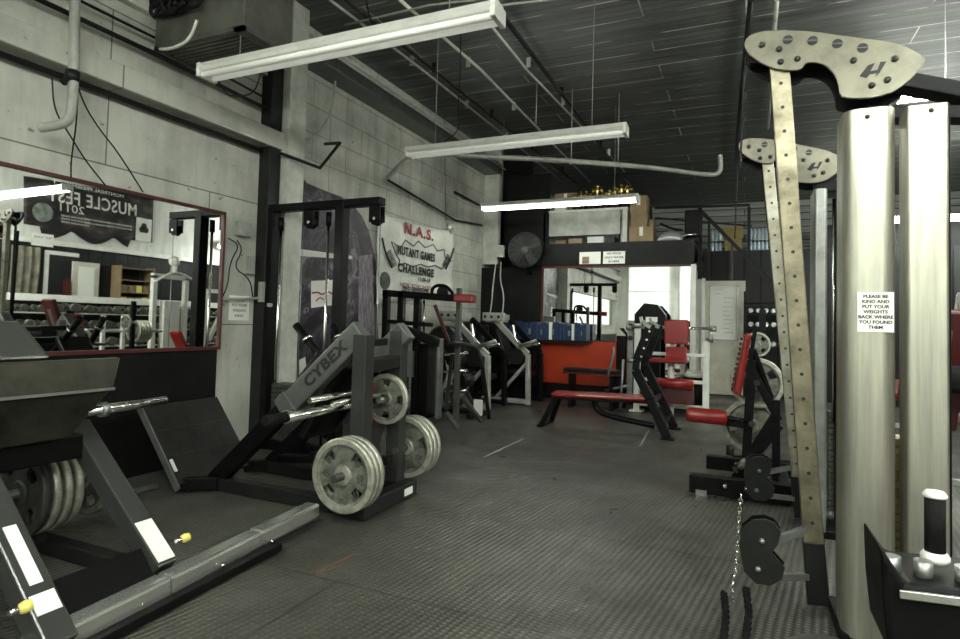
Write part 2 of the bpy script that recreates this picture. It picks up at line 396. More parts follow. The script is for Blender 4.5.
# ------------------------------------------------------------------ fluorescent fixtures
def fixture(x0, x1, y, z, lit, label):
    t = thing('fluorescent_fixture', label, 'light fixture', ((x0+x1)/2, y, z), 'hanging fluorescent fixtures')
    prof = [(-.075, .0), (.075, 0), (.095, .02), (.05, .075), (-.05, .075), (-.095, .02)] if lit is not True else [(-.03, -.03), (.03, -.03), (.03, .06), (-.03, .06)]
    MB().prism([(x0, y+a, z+c) for a, c in prof], (x1-x0, 0, 0)).build('housing', WHITE, t)
    for dy in ((-.05, .05) if lit is not True else (-.06, .06)):
        m = MB().cyl((x0+.03, y+dy, z-.022), (x1-.03, y+dy, z-.022), .019, 12)
        m.build('tube', TUBEM if lit is True else (TUBEH if lit == 2 else TUBED), t)
    MB().box(x0-.005, x0+.03, y-.09, y+.09, z-.045, z+.06).box(x1-.03, x1+.005, y-.09, y+.09, z-.045, z+.06).build('end_cap', WHITE, t, bevel=.004)
    for xx in (x0+.35, x1-.35):
        MB().tube([(xx, y, z+.05), (xx, y, ZC)], .004, 6).build('hanger', PIPEW, t)
    return t
near_fixture = fixture(-3.87, -1.38, 3.27, 3.19, False, 'nearest unlit white fluorescent fixture, hanging at a slant below the heater')
fixture(-3.55, -1.06, 5.8, 3.22, False, 'middle one of three grey fluorescent fixtures hanging over the machines')
fixture(-3.92, -1.42, 8.75, 3.17, 2, 'farthest of three fluorescent fixtures, hanging in front of the storage platform')
for yy, lb in ((-1.6, 'rearmost'), (.9, 'second'), (3.4, 'third'), (5.9, 'fourth'), (11.8, 'farthest')):
    fixture(1.15 if yy < 11 else 1.9, 3.6 if yy < 11 else 4.3, yy, 3.3 if yy < 11 else 3.2, True, lb+' lit fluorescent fixture in the right hand row, over the dumbbell side')
fixture(-2.9, -.45, .35, 3.35, True, 'lit fluorescent fixture hanging just behind and left of the camera')
fixture(-1.2, 1.25, -1.2, 3.3, True, 'lit fluorescent fixture hanging in the middle behind the camera')

# ------------------------------------------------------------------ pipes, conduits and cables
def pipe(name, pts, r, m, label, cat='pipe', sub=1, n=8, clamps=()):
    mb = MB().tube(pts, r, n, sub)
    for c in clamps: mb.cyl(V(c)-V((0, .02, 0)), V(c)+V((0, .02, 0)), r*1.7, 10)
    return tag(mb.build(name, m), label, cat)
pipe('wall_conduit', [(XL+.06, YN+.05, 2.97), (XL+.06, YP-.5, 2.97)], .022, CABLE, 'black conduit running along the left wall just above the mirror', 'conduit', 0)
pipe('wall_conduit', [(XL+.1, YN+.05, 3.42), (XL+.1, 3.3, 3.42), (XL+.09, YP-.5, 3.4)], .02, CABLE, 'middle dark conduit on the upper left wall, below the heater', 'conduit', 0)
pipe('wall_conduit', [(XL+.1, YN+.05, 3.56), (XL+.1, 3.3, 3.55), (XL+.09, YP-.5, 3.5)], .012, CABLE, 'thin dark conduit highest on the upper left wall', 'conduit', 0)
p = [at(76, -60, x=-4.2), at(74, 70, x=-4.2), at(72, 112, x=-4.2), at(66, 124, x=-4.2), at(40, 128, x=-4.35)]
pipe('drain_pipe', p, .032, PVC, 'grey plastic drain pipe coming down the left wall and bending at an elbow', 'pipe', 2, 12)
tag(MB().cyl(at(73, 71, x=-4.2), at(72, 81, x=-4.2), .044, 12).cyl(at(74, 77, x=-4.18), at(62, 82, x=-4.25), .026, 10).build('pipe_clamp', CABLE), 'black clamp knotted round the grey drain pipe', 'clamp')
for q, lb in (([(52, 78), (54, 110), (68, 132), (85, 160), (106, 186)], 'left one of the loose black wires hanging under the drain pipe'),
              ([(76, 80), (84, 105), (100, 130), (118, 152), (143, 192)], 'right loose black wire hanging down to the mirror top'),
              ([(78, 80), (77, 120), (71, 160), (71, 178)], 'middle loose wire hanging straight below the drain pipe')):
    pipe('loose_wire', [at(a, c, x=-4.4) for a, c in q], .006, CABLE, lb, 'wire', 2, 6)
MB().tube([at(a, c, y=3.36) for a, c in [(215, 74), (225, 94), (240, 97), (256, 92), (262, 66)]], .006, 6, 2).build('power_cord', CABLE, near_fixture)
for k, (xx, zz, rr_) in enumerate(((-4.17, 4.27, .028), (-4.08, 4.2, .02), (-4.02, 4.12, .014))):
    pipe('wall_head_pipe', [(xx, YP+.05, zz), (xx, YB-.12, zz)], rr_, (WHITED, PIPEW, PIPEW)[k], ('uppermost thick', 'middle', 'lowest thin')[k]+' pale pipe running along the head of the block wall', 'pipe', 0)
# overhead conduits running the length of the ceiling
for q, r, m, lb in ((((303, 30), (487, 160)), .02, PIPEW, 'pale conduit under the ceiling nearest the left wall beam'),
                    (((330, 0), (420, 68), (560, 180)), .016, PIPEW, 'second pale conduit under the ceiling from the left wall'),
                    (((345, 0), (585, 190)), .014, CABLE, 'dark conduit between the pale ones by the left wall'),
                    (((400, 0), (480, 69), (590, 182)), .018, WHITED, 'bright white rod under the ceiling, left of the long dark pipe'),
                    (((480, 12), (527, 70), (625, 172)), .015, WHITED, 'bright white rod under the ceiling with a round joint'),
                    (((491, 0), (583, 122), (655, 220)), .026, DGREY, 'long dark sprinkler pipe running away under the ceiling'),
                    (((751, 0), (741, 100), (736, 160)), .03, DGREY, 'dark ceiling pipe left of the weight tower'),
                    (((777, 0), (772, 60), (768, 128)), .022, PIPEW, 'thin ceiling conduit directly above the weight tower')):
    zz = ZC-.1; pts = [at(a, c, z=zz) for a, c in q]
    o = pipe('ceiling_conduit', pts, r, m, lb, 'conduit', 0)
    mb = MB()
    L0, L1 = pts[0], pts[-1]
    for k in range(1, 5):
        c = L0.lerp(L1, k/5); mb.box(c.x-.025, c.x+.025, c.y-.01, c.y+.01, zz-.02, ZC)
    mb.build('bracket', m, o)
for k, (q, lb) in enumerate(((((345, 25), (430, 5), (560, -10)), 'cross conduit under the ceiling nearest the camera'),
               (((355, 35), (440, 12), (620, -8)), 'second cross conduit under the ceiling, beside the nearest one'))):
    pipe('cross_conduit', [at(a, c, z=ZC-.12-.03*k) for a, c in q], .012, PIPEW, lb, 'conduit', 0)
p = [at(388, 178, y=6.2), at(402, 163, y=6.35), at(418, 152, y=6.6), at(470, 156, y=6.9), at(560, 160, y=7.6), at(650, 167, y=8.3), at(712, 176, y=8.8), at(721, 172, y=8.8), at(720, 155, y=8.8)]
hp_ = pipe('heating_pipe', p, .034, PIPEW, 'long white pipe crossing the room under the ceiling with an upturned end', 'pipe', 2, 12)
mb = MB()
for a, c in ((536, 124), (571, 163), (618, 166)): pt = at(a, c, y=7.6+(a-540)*.009); mb.cyl(pt, (pt.x, pt.y, ZC), .008, 6)
mb.build('bracket', PIPEW, hp_)
pipe('wall_pipe', [at(336, 70, x=-4.4), at(333, 110, x=-4.4), at(318, 135, x=-4.42), at(304, 140, x=-4.42)], .014, PIPEW, 'thin white conduit curving down the block wall beside the pilaster', 'pipe', 2)
pipe('wall_bracket', [at(280, 153, x=-4.3), at(320, 168, x=-4.05), at(340, 143, x=-4.05), at(325, 144, x=-4.4)], .018, CABLE, 'black bent bar bracket sticking out above the cable frame', 'bracket', 0)
pipe('wall_conduit', [at(a, c, x=-4.42) for a, c in [(222, 299), (252, 299), (263, 297), (268, 280), (268, 215)]], .013, PVC, 'grey conduit bending up beside the wall mirror', 'conduit', 1)
pipe('wall_conduit', [at(455, 192, x=-4.44), (XL+.06, YB-.2, 3.45)], .02, CABLE, 'dark conduit on the far block wall above the banner', 'conduit', 0)
pipe('wall_conduit', [at(388, 180, x=-4.43), at(455, 220, x=-4.43), (XL+.07, YB-.2, 3.1)], .016, CABLE, 'lower dark conduit on the far block wall', 'conduit', 0)
o = tag(MB().box(XL, XL+.07, 4.2, 4.36, 2.08, 2.22).build('junction_box', PVC, bevel=.006), 'small grey switch box on the wall right of the mirror', 'switch box')
pipe('loose_wire', [at(a, c, x=-4.42) for a, c in [(228, 238), (240, 245), (230, 262), (228, 285), (222, 298)]], .006, CABLE, 'thin wire hanging from the grey switch box', 'wire', 2, 6)
pipe('loose_wire', [at(a, c, x=-4.42) for a, c in [(237, 240), (243, 250), (233, 268), (250, 278), (253, 298)]], .006, CABLE, 'thin wire looping right below the grey switch box', 'wire', 2, 6)
tag(MB().box(XL, XL+.06, 4.72, 4.8, 1.75, 1.95).build('outlet_box', PVC, bevel=.005) if False else MB().box(XL+.001, XL+.05, 4.36, 4.44, 1.72, 1.9).build('outlet_box', PVC, bevel=.005), 'narrow grey outlet box low on the wall by the cable frame', 'outlet')
pipe('hanging_wire', [at(a, c, y=5.6) for a, c in [(460, 0), (461, 60), (458, 110), (460, 130), (444, 142)]], .006, CABLE, 'black wire hanging from the ceiling to the middle fixture', 'wire', 2, 6)
pipe('hanging_wire', [at(a, c, y=3.4) for a, c in [(366, 0), (372, 28), (384, 32), (398, 22), (412, 30), (430, 37), (455, 28), (480, 14)]], .007, CABLE, 'black wire drooping over the nearest light fixture', 'wire', 2, 6)
pipe('hanging_wire', [at(a, c, x=-4.3) for a, c in [(445, 90), (445, 180), (446, 226)]], .004, CABLE, 'thin wire dropping down to the round lamp above the banner', 'wire', 1, 6)
t = thing('wall_lamp', 'small round white lamp on the block wall above the white banner', 'lamp', at(449, 228, x=-4.45))
MB().lathe(at(449, 228, x=-4.5), (1, 0, 0), [(.0, 0), (.09, .0), (.1, .04), (.06, .09), (.0, .1)], 20).build('shade', WHITED, t)
MB().ball(at(449, 228, x=-4.4), .035).build('bulb', WHITE, t)

# ------------------------------------------------------------------ heater hanging by the left wall
t = thing('ceiling_heater', 'old grey metal unit heater hanging high in the upper left corner', 'heater', (-3.95, 3.4, 3.45))
x0, x1, y0, y1, z0, z1 = -4.36, -3.4, 3.18, 3.68, 3.43, 4.35
MB().box(x0, x1, y0, y1, z0+.03, z1).box(x1-.02, x1+.012, y0+.05, y1-.05, z1-.4, z1-.1).build('casing', HEAT, t, bevel=.01)
MB().box(x0+.03, x1-.1, y0+.03, y1-.03, z0+.022, z0+.03).build('dark_opening', INK, t)
mb = MB().box(x0, x1, y0, y0+.03, z0, z0+.03).box(x0, x1, y1-.03, y1, z0, z0+.03).box(x0, x0+.03, y0, y1, z0, z0+.03).box(x1-.1, x1, y0, y1, z0, z0+.03)
for k in range(9):
    yy = y0+.06+k*.047; mb.beam((x0+.03, yy, z0+.008), (x1-.1, yy, z0+.008), .022, .006, up=(0, .4, 1))
mb.build('grille', HEAT, t)
mb = MB()
for k in range(12):
    q = [V((x0+.04+.62*random.random()**1.5, y0-.03-.1*random.random(), z0+.2+.4*random.random())) for _ in range(6)]
    mb.tube(q, .014, 6, 2)
mb.build('hose', CABLE, t)
MB().tube([at(197, 20, y=3.1), at(190, 40, y=3.1), at(170, 50, y=3.1), at(150, 48, y=3.3)], .012, 8, 2).build('white_wire', WHITE, t)
for xx in (x0+.1, x1-.1):
    MB().cyl((xx, 3.4, z1), (xx, 3.4, ZC), .01, 6).build('hanger', PIPEW, t)

# ------------------------------------------------------------------ mirrors
BX = -4.4
t = thing('wall_mirror', 'long wall mirror with thin dark red frame on black panelling, left wall', 'mirror', (BX, 1.5, 0))
MB().box(XL+.01, BX-.03, -2.6, 4.0, 0, 1.0).build('panel', WOODK, t, bevel=.004)
MB().box(XL+.01, BX-.03, -2.6, 4.0, 1.0, 2.25).build('backing', WOODK, t)
MB().box(BX-.03, BX-.02, -2.58, 3.99, 1.02, 2.24).build('glass', MIRROR, t)
MB().box(BX-.03, BX, -2.6, 4.01, .99, 1.02).box(BX-.03, BX, -2.6, 4.01, 2.24, 2.265).box(BX-.03, BX, 3.988, 4.01, 1.02, 2.24).build('frame', REDT, t)
t = thing('back_mirror', 'wide mirror with red top rail on the back wall', 'mirror', (-2, YB-.03, 1.04))
MB().box(-3.26, -.79, YB-.03, YB-.005, 1.04, 2.3).build('glass', MIRROR, t)
MB().box(-1.75, -.79, YB-.03, YB-.005, .3, 1.04).build('lower_glass', MIRROR, t)
MB().box(-3.3, -.77, YB-.05, YB-.001, 2.3, 2.345).box(-3.3, -3.26, YB-.05, YB-.001, 1.04, 2.3).build('frame', REDT, t)
tag(MB().box(-3.28, -1.76, YB-.06, YB-.005, .28, 1.03).build('red_board', REDP, bevel=.004), 'glossy red board leaning under the back wall mirror', 'board')

# ------------------------------------------------------------------ notices and writing
def sheet(name, c, right, up, w_, h_, m, label, cat, lines=(), size=.03, ink=INK, lead=None, sx=1, thick=.004, group=None, bold=0):
    r, u = V(right).normalized(), V(up).normalized(); n = r.cross(u); c = V(c)
    t = thing(name, label, cat, c-u*(h_/2), group)
    MB().prism([c-r*w_/2-u*h_/2, c+r*w_/2-u*h_/2, c+r*w_/2+u*h_/2, c-r*w_/2+u*h_/2], n*thick).build('sheet', m, t)
    lead = lead or size*1.35
    for i, s in enumerate(lines):
        text(s, size, c+n*(thick+.001)+u*((len(lines)-1)/2-i)*lead, r, u, ink, t, depth=.0006, sx=sx, bold=bold)
    return t
sheet('paper_notice', at(239, 308, x=-4.49), (0, 1, 0), (0, 0, 1), .25, .24, PAPER, 'small white paper notice taped to the wall right of the mirror', 'notice', ('PLEASE', 'PUT YOUR', 'WEIGHTS', 'AWAY'), .038)
pt = at(589, 256, y=YB-.062)
sheet('picture_card', at(590, 258, y=YB-.065), (1, 0, 0), (0, 0, 1), .37, .21, PAPER, 'small white card with a brown and green picture above the back mirror', 'sign')
c0 = at(588, 259, y=YB-.07)
tag(MB().box(c0.x-.1, c0.x+.02, YB-.075, YB-.0712, c0.z-.08, c0.z+.04).build('picture_print', CARD), 'brown printed shape on the small card above the back mirror', 'print')
sheet('notice_board', at(614, 257.5, y=YB-.065), (1, 0, 0), (.02, 0, 1), .37, .21, PAPER, 'white lettered sign above the back mirror, right of the picture card', 'sign', ('NO FOOD', 'ONLY WATER', 'IN HERE'), .05, bold=.001)

# mural on the block wall
t = thing('wall_mural', 'dark purple arch shaped mural painted on the block wall', 'mural', (XL+.01, 5.8, .2))
out = [(297, 172), (306, 183), (325, 191), (340, 197), (352, 205), (361, 216), (368, 231), (372, 248), (375, 262), (378, 345), (378, 430), (297, 460)]
MB().prism([at(a, c, x=XL+.002) for a, c in out], (.012, 0, 0)).build('painting', MURAL, t)
MB().prism([at(a, c, x=XL+.016) for a, c in [(300, 249), (352, 256), (352, 259), (330, 258), (300, 256)]], (.004, 0, 0)).build('white_stroke', WHITE, t)
MB().prism([at(a, c, x=XL+.016) for a, c in [(359, 256), (372, 254), (375, 345), (358, 345)]], (.003, 0, 0)).build('drip_stripe', mat('mauve_drips', (.3, .26, .3), .5, noise=.85, nscale=6, stretch=(1, 6, 1)), t)
MB().prism([at(a, c, x=XL+.016) for a, c in [(299, 360), (305, 357), (308, 385), (303, 392), (299, 385)]], (.003, 0, 0)).build('white_patch', WHITE, t)
c0 = at(322, 293, x=XL+.02)
t = thing('wall_poster', 'white poster with red scribbles on the purple mural', 'poster', c0-V((0, 0, .2)))
MB().prism([at(a, c, x=XL+.02) for a, c in [(311, 281), (333, 280), (333, 305), (311, 308)]], (.004, 0, 0)).build('sheet', PAPER, t)
mb = MB().tube([at(a, c, x=XL+.026) for a, c in [(312, 293), (318, 292), (322, 295), (328, 291), (332, 294)]], .01, 6, 2).tube([at(a, c, x=XL+.026) for a, c in [(316, 301), (320, 297), (324, 300)]], .007, 6, 1)
mb.build('scribble', INKR, t)

# white contest banner
P00, P10, P11, P01 = at(376, 304, x=-4.46), at(452, 294, x=-4.46), at(455, 231, x=-4.46), at(377, 211, x=-4.46)
t = thing('contest_banner', 'white cloth banner with black and red lettering on the block wall', 'banner', P00)
def bf(u, v):
    p = (P00*(1-u)+P10*u)*(1-v)+(P01*(1-u)+P11*u)*v
    return p+V((.012*math.sin(u*21+v*3)+.008*math.sin(v*17), 0, -.05*4*u*(1-u)*v))
MB().grid(bf, 30, 14).build('cloth', BANNER_WHITE, t, solid=.004)
bru = (P10-P00).normalized(); 
def bp(u, v): q = bf(u, v); return V((-4.435, q.y, q.z))
def btx(s, u, v, size, m, sx=1, bold=.003, tilt=-.0):
    text(s, size, bp(u-.05, v+.035), (0, 1, tilt), (0, 0, 1), m, t, depth=.001, sx=sx, bold=bold)
btx('N.A.S.', .52, .86, .21, INKR, 1.4, .008)
btx('MUTANT GAMES', .5, .56, .16, INK, .8, .008)
btx('CHALLENGE', .5, .34, .155, INK, 1.05, .009)
btx('11-20-10', .6, .215, .075, INK, 1.3)
btx('NOV. TORONTO', .5, .13, .08, INKR, 1.5, .0)
btx('PRO DIVISIONS', .5, .09, .07, INK, 1.5); btx('STRENGTH SPORTS', .5, .04, .06, INK, 1.5)
zig = [(.2, .55), (.14, .7), (.25, .66), (.3, .76), (.4, .7), (.46, .78), (.55, .7), (.66, .76), (.72, .67), (.82, .7), (.84, .58), (.95, .52), (.84, .47), (.8, .4), (.7, .46), (.6, .43), (.5, .47), (.4, .43), (.3, .47), (.22, .43), (.24, .5), (.2, .55)]
MB().tube([bp(a, c) for a, c in zig], .008, 5).build('burst_outline', INK, t)
mb = MB()
for s_, u0 in ((1, .08), (-1, .93)):
    pts = [bp(u0-s_*.04, .72), bp(u0+s_*.0, .55), bp(u0+s_*.07, .4)]; mb.tube(pts, .014, 5, 1)
    for k in range(9):
        q = pts[1].lerp(pts[2], k/8); mb.tube([q, q+V((0, s_*.12, .07))], .008, 4)
mb.build('arm_drawing', INK, t)
MB().lathe(bp(.08, .25)+V((-.01, 0, 0)), (1, 0, 0), [(.12, 0), (.12, .012)], 20).build('round_emblem', mat('grey_emblem', (.12, .12, .11), .6, noise=.7, nscale=9), t)

# dark contest banner high on the right wall (seen in the wall mirror)
BXR = XR-.03
def rb(px, py): q = at(px, py, x=-8.86-BXR); return V((BXR, q.y, q.z))
A, B_, C_, D_ = rb(23, 224), rb(152, 243), rb(153, 197), rb(23, 176)
t = thing('dark_banner', 'dark contest banner with white title, mirrored in the long wall mirror', 'banner', A)
def df(u, v):
    p = (A*(1-u)+B_*u)*(1-v)+(D_*(1-u)+C_*u)*v
    return p+V((-.01*math.sin(u*18), 0, -.22*abs(math.sin(u*9.5))*(1-v)**4*(1 if .12 < u < .8 else 0)))
MB().grid(df, 40, 8).build('cloth', BANNER_DARK, t, solid=.004)
upv = (D_-A).normalized(); rt = (A-B_).normalized()
def dp(u, v): return df(u, v)+V((-.025, 0, 0))
text('MUSCLE FEST', .4, dp(.5, .66), rt, upv, PAPER, t, sx=.78, bold=.004)
text('2011', .24, dp(.32, .46), rt, upv, PAPER, t, sx=1.2)
text('MONTREAL PRESENTS', .11, dp(.5, .93), rt, upv, PAPER, t, sx=1.2)
for i, (u, v) in enumerate(((.35, .3), (.35, .24), (.35, .18), (.52, .33), (.52, .27), (.7, .3), (.7, .24))):
    text('BODYBUILDING FIGURE', .055, dp(u, v), rt, upv, PAPER, t, 'fine_print')
c0 = dp(.91, .25); MB().box(c0.x-.006, c0.x, c0.y-.2, c0.y+.2, c0.z-.28, c0.z+.28).build('white_emblem', PAPER, t)
mb = MB()
for k in range(3):
    a = k*2.094+1.57; mb.lathe(c0+V((-.012, .06*math.cos(a), .06*math.sin(a)+.03)), (1, 0, 0), [(.075, 0), (.075, .004)], 14)
mb.build('trefoil_mark', INK, t)
MB().lathe(dp(.12, .3), (1, 0, 0), [(.2, 0), (.2, .008)], 20).build('round_emblem', mat('pale_emblem', (.3, .34, .3), .6, noise=.7, nscale=7), t)

# ------------------------------------------------------------------ weight plates
def plate_mesh(R=.225, th=.04, holes=4, hub=.026):
    """cast plate with hand holes: polar grid whose hole cells are left open"""
    n = 72; mb = MB()
    rr = [hub, .25*R, .3*R, .5*R, .76*R, .84*R, .97*R, R]; hh = [1, 1, .55, .5, .5, 1., 1., .8]
    hi, ho = 3, 4
    def hole(i): a = (i+.5)/n*holes % 1; return abs(a-.5) < .19
    def vid(side, k, i): return side*len(rr)*n+k*n+(i % n)
    for side in (-1, 1):
        for k, r in enumerate(rr):
            for i in range(n):
                a = 2*math.pi*i/n
                rad = r
                mb.v.append(V((rad*math.cos(a), side*th/2*hh[k], rad*math.sin(a))))
    for i in range(n):
        for k in range(len(rr)-1):
            if k == hi and hole(i): continue
            mb.cur = 1 if k in (0, 5, 6) else 0
            q = [vid(0, k, i), vid(0, k+1, i), vid(0, k+1, i+1), vid(0, k, i+1)]
            mb.face(q, False); mb.face([j+len(rr)*n for j in q][::-1], False)
        mb.cur = 1
        mb.face([vid(0, 7, i), vid(1, 7, i), vid(1, 7, i+1), vid(0, 7, i+1)], True)
        mb.face([vid(0, 0, i), vid(0, 0, i+1), vid(1, 0, i+1), vid(1, 0, i)], True)
        mb.cur = 0
        if hole(i):
            mb.face([vid(0, hi, i), vid(0, hi, i+1), vid(1, hi, i+1), vid(1, hi, i)])
            mb.face([vid(0, ho, i), vid(1, ho, i), vid(1, ho, i+1), vid(0, ho, i+1)])
            if not hole(i-1): mb.face([vid(0, hi, i), vid(1, hi, i), vid(1, ho, i), vid(0, ho, i)])
            if not hole(i+1): mb.face([vid(0, hi, i+1), vid(0, ho, i+1), vid(1, ho, i+1), vid(1, hi, i+1)])
    return mb
PL = {}
def plate(c, axis, R, label, m=IRON, holes=4, group=None, spin=0, th=.038, digits=None):
    key = (R, holes, m.name, th, digits)
    if key not in PL:
        o = thing('weight_plate', label, 'weight plate', (0, 0, 0))
        plate_mesh(R, th, holes).build('disc', [m, WORN_LIT if m is not IRONDK else IRONDK], o)
        if digits:
            for s_ in (-1, 1):
                text(digits, R*.26, (s_*R*.56, -th*.27, 0), (1, 0, 0), (0, 0, 1), IRONDK, o, 'number', .002)
        PL[key] = o
    else: o = copy_tree(PL[key])
    q = V((0, -1, 0)).rotation_difference(V(axis).normalized()) @ Quaternion((0, 1, 0), spin)
    o.location = c; o.rotation_mode = 'QUATERNION'; o.rotation_quaternion = q
    tag(o, label, 'weight plate')
    if group: o['group'] = group
    elif 'group' in o: del o['group']
    return o

# ------------------------------------------------------------------ dark leg press in the middle left
t = thing('leg_press', 'dark grey leg press with sloping lettered rails, standing right of the wall mirror', 'leg press', (-2.9, 3.6, 0))
YA, YC = 3.3, 3.87
for yy in (YA, YC):
    MB().beam((-3.68, yy, .05), (-2.23, yy, .05), .09, .095).build('base_rail', DGREY, t, bevel=.006)
MB().beam((-2.27, 3.22, .06), (-2.27, 3.9, .06), .1, .11).build('base_rail', DGREY, t, bevel=.006)
MB().box(-2.221, -2.216, 3.72, 3.83, .035, .085).build('sticker', PAPER, t)
for yy, xx, h in ((YA, -2.32, 1.2), (YC, -2.4, 1.22)):
    MB().box(xx-.055, xx+.055, yy-.05, yy+.05, .09, h).build('post', SLATE, t, bevel=.008)
for yy in (YA, YC):
    MB().beam((-3.62, yy, .06), (-2.88, yy, .73), .075, .13).build('lower_rail', BLACK, t, bevel=.008)
    MB().beam((-2.92, yy, .69), (-2.33, yy, 1.23), .09, .16).build('slope_rail', MGREY, t, bevel=.012)
    MB().beam((-2.98, yy, .64), (-2.89, yy, .72), .11, .18).build('rail_bracket', MGREY, t, bevel=.01)
dx = V((.6, 0, .54)).normalized()
text('CYBEX', .105, V((-2.6, YA-.047, .985)), dx, (-dx.z, 0, dx.x), INK, t, depth=.002, sx=1.25, bold=.004)
MB().beam((-2.33, YA, .98), (-2.4, YC, 1.0), .08, .09).build('cross_member', DGREY, t, bevel=.006)
MB().beam((-2.45, YA, 1.12), (-2.5, YC, 1.14), .05, .05).build('cross_member', DGREY, t, bevel=.006)
# tilted tread plate
d = V((-.42, 0, .52)).normalized(); nn = V((.52, 0, .42)).normalized()
pb = V((-3.69, 0, .08))
def tp(s, yy, k=0): return V((pb.x, yy, pb.z))+d*s+nn*k
MB().hexa([tp(0, 3.04, -.03), tp(0, 3.74, -.03), tp(0, 3.74), tp(0, 3.04), tp(.68, 3.04, -.03), tp(.68, 3.74, -.03), tp(.68, 3.74), tp(.68, 3.04)]).build('foot_platform', RUBBERP, t, bevel=.01)
mb = MB()
for s_ in (.23, .45): mb.beam(tp(s_, 3.08, .001), tp(s_, 3.72, .001), .004, .004)
mb.beam(tp(.03, 3.39, .001), tp(.66, 3.39, .001), .004, .004, up=nn); mb.build('platform_seam', SLATE, t)
MB().beam(tp(-.03, 3.03, -.015), tp(.69, 3.03, -.015), .014, .05, up=nn).build('platform_edge', STEELG, t)
MB().beam((-3.74, 3.1, .07), (-3.55, 3.26, .06), .06, .09).beam((-3.74, 3.7, .07), (-3.55, 3.95, .06), .06, .09).build('platform_strut', BLACK, t, bevel=.005)
MB().beam(tp(.1, 3.06, .012), tp(.2, 3.06, .012), .02, .012, up=nn).build('platform_clip', WHITE, t)
# carriage with chrome bars and red cushions
for dz, dxx, r, y0 in ((0, 0, .026, 2.78), (.07, -.06, .018, 3.05), (.05, .07, .016, 3.12)):
    MB().cyl((-2.49+dxx, y0, .7+dz), (-2.46+dxx, 3.87, .72+dz), r+.003, 16).build('carriage_bar', CHROME, t)
MB().cyl((-2.525, 2.64, .7), (-2.52, 2.8, .7), .032, 16).build('bar_grip', FOAM, t)
MB().cyl((-2.52, 2.8, .7), (-2.52, 2.86, .7), .042, 16).build('bar_collar', CHROME, t)
MB().beam((-2.95, 3.64, .42), (-2.6, 3.64, .98), .42, .06, up=(1, 0, 0)).build('back_pad', VINYLK, t, bevel=.02)
for z0_, z1_ in ((.53, .62), (.72, .84)): MB().box(-2.6, -2.5, 3.6, 3.76, z0_, z1_).build('red_cushion', RED, t, bevel=.03)
MB().beam((-3.0, 3.5, .38), (-2.52, 3.5, .9), .05, .06).beam((-3.0, 3.78, .38), (-2.52, 3.78, .9), .05, .06).beam((-3.3, 3.64, .2), (-2.3, 3.64, .3), .08, .06).beam((-2.72, 3.3, .35), (-2.72, 3.98, .35), .05, .05).build('carriage_frame', BLACK, t, bevel=.005)
for (a, c, yy) in (((322, 358), (296, 325), 3.55), ((347, 352), (333, 325), 3.85)):
    p0, p1 = at(*a, y=yy), at(*c, y=yy); q = p0-(p1-p0)*.6
    MB().cyl(q, p1, .03, 16).build('grip_handle', BLACK, t)
    cc = p0.lerp(p1, .52); ax = (p1-p0).normalized()
    MB().cyl(cc, cc+ax*.02, .044, 16).build('grip_collar', CHROME, t)
MB().beam((-3.2, 3.65, .62), (-2.85, 3.65, 1.05), .3, .07, up=(1, 0, 0)).build('shoulder_pad', VINYLK, t, bevel=.02)
for y0, y1 in ((3.02, 3.3), (3.87, 4.2)):
    hx = -2.27 if y0 < 3.5 else -2.37
    MB().cyl((hx, y0-.06, .325), (hx, y1, .325), .025, 16).build('weight_horn', IRONDK, t)
    if y0 < 3.5: MB().beam((-2.27, YA, .08), (-2.27, YA, .36), .08, .06).build('horn_post', DGREY, t, bevel=.005)
MB().cyl((-2.4, 3.62, .72), (-2.4, 3.87, .72), .024, 12).build('weight_horn', STEELG, t)
MB().cyl((-2.4, 3.69, .72), (-2.4, 3.66, .72), .042, 14).build('horn_collar', IRONDK, t)
gl = 'big plates stored on the near horn of the lettered leg press'
for k, lb in enumerate(('frontmost big grey weight plate low on the near side of the lettered leg press', 'second grey plate behind the frontmost one on the near leg press horn', 'innermost grey plate on the near leg press horn')):
    plate((-2.27, 3.06+k*.047, .325), (0, -1, 0), .232, lb, spin=k*.1, digits='45', group=gl)
for k, lb in enumerate(('near one of the grey plates low on the far side of the lettered leg press', 'middle grey plate low on the far side of the lettered leg press', 'farthest grey plate low on the far side of the lettered leg press')):
    plate((-2.37, 3.98+k*.06, .325), (0, -1, 0), .23, lb, spin=.5+k*.2, digits='45', group='big plates stored on the far horn of the lettered leg press')
plate((-2.4, 3.72, .72), (0, -1, 0), .185, 'smaller grey weight plate raised on the leg press carriage bar', spin=.785, digits='35', holes=4, th=.034)

# ------------------------------------------------------------------ foreground leg press at the left edge
t = thing('foreground_leg_press', 'large grey leg press cut off by the left edge, nearest the camera', 'leg press', (-2.8, 1.7, 0))
GS = mat('grey_gloss_steel', (.055, .057, .052), .22, .3)
MB().path([(-2.3, 1.1, .085), (-2.37, 1.9, .085), (-2.43, 2.5, .09), (-2.46, 3.02, .1)], .1, .09).build('cross_beam', mat('bright_brushed_steel', (.5, .5, .46), .24, .8), t, bevel=.015)
MB().path([(-2.24, 1.2, .03), (-2.3, 1.9, .03), (-2.35, 2.6, .03)], .05, .04).build('cross_beam_foot', BLACK, t, bevel=.004)
mb = MB()
for yy in (1.6, 1.75, 2.2, 2.55): mb.ball((-2.29-.045*(yy-1.2), yy, .07), .012, 8)
mb.build('bolt', CHROME, t)
B1a, B1b = V((-2.44, 1.95, .12)), V((-3.13, 1.95, .71))
MB().beam(B1a, B1b, .1, .1).build('slope_beam', GS, t, bevel=.008)
B0a, B0b = V((-2.22, 1.36, .1)), V((-2.95, 1.36, .78))
MB().beam(B0a, B0b, .11, .1).build('slope_beam', GS, t, bevel=.008)
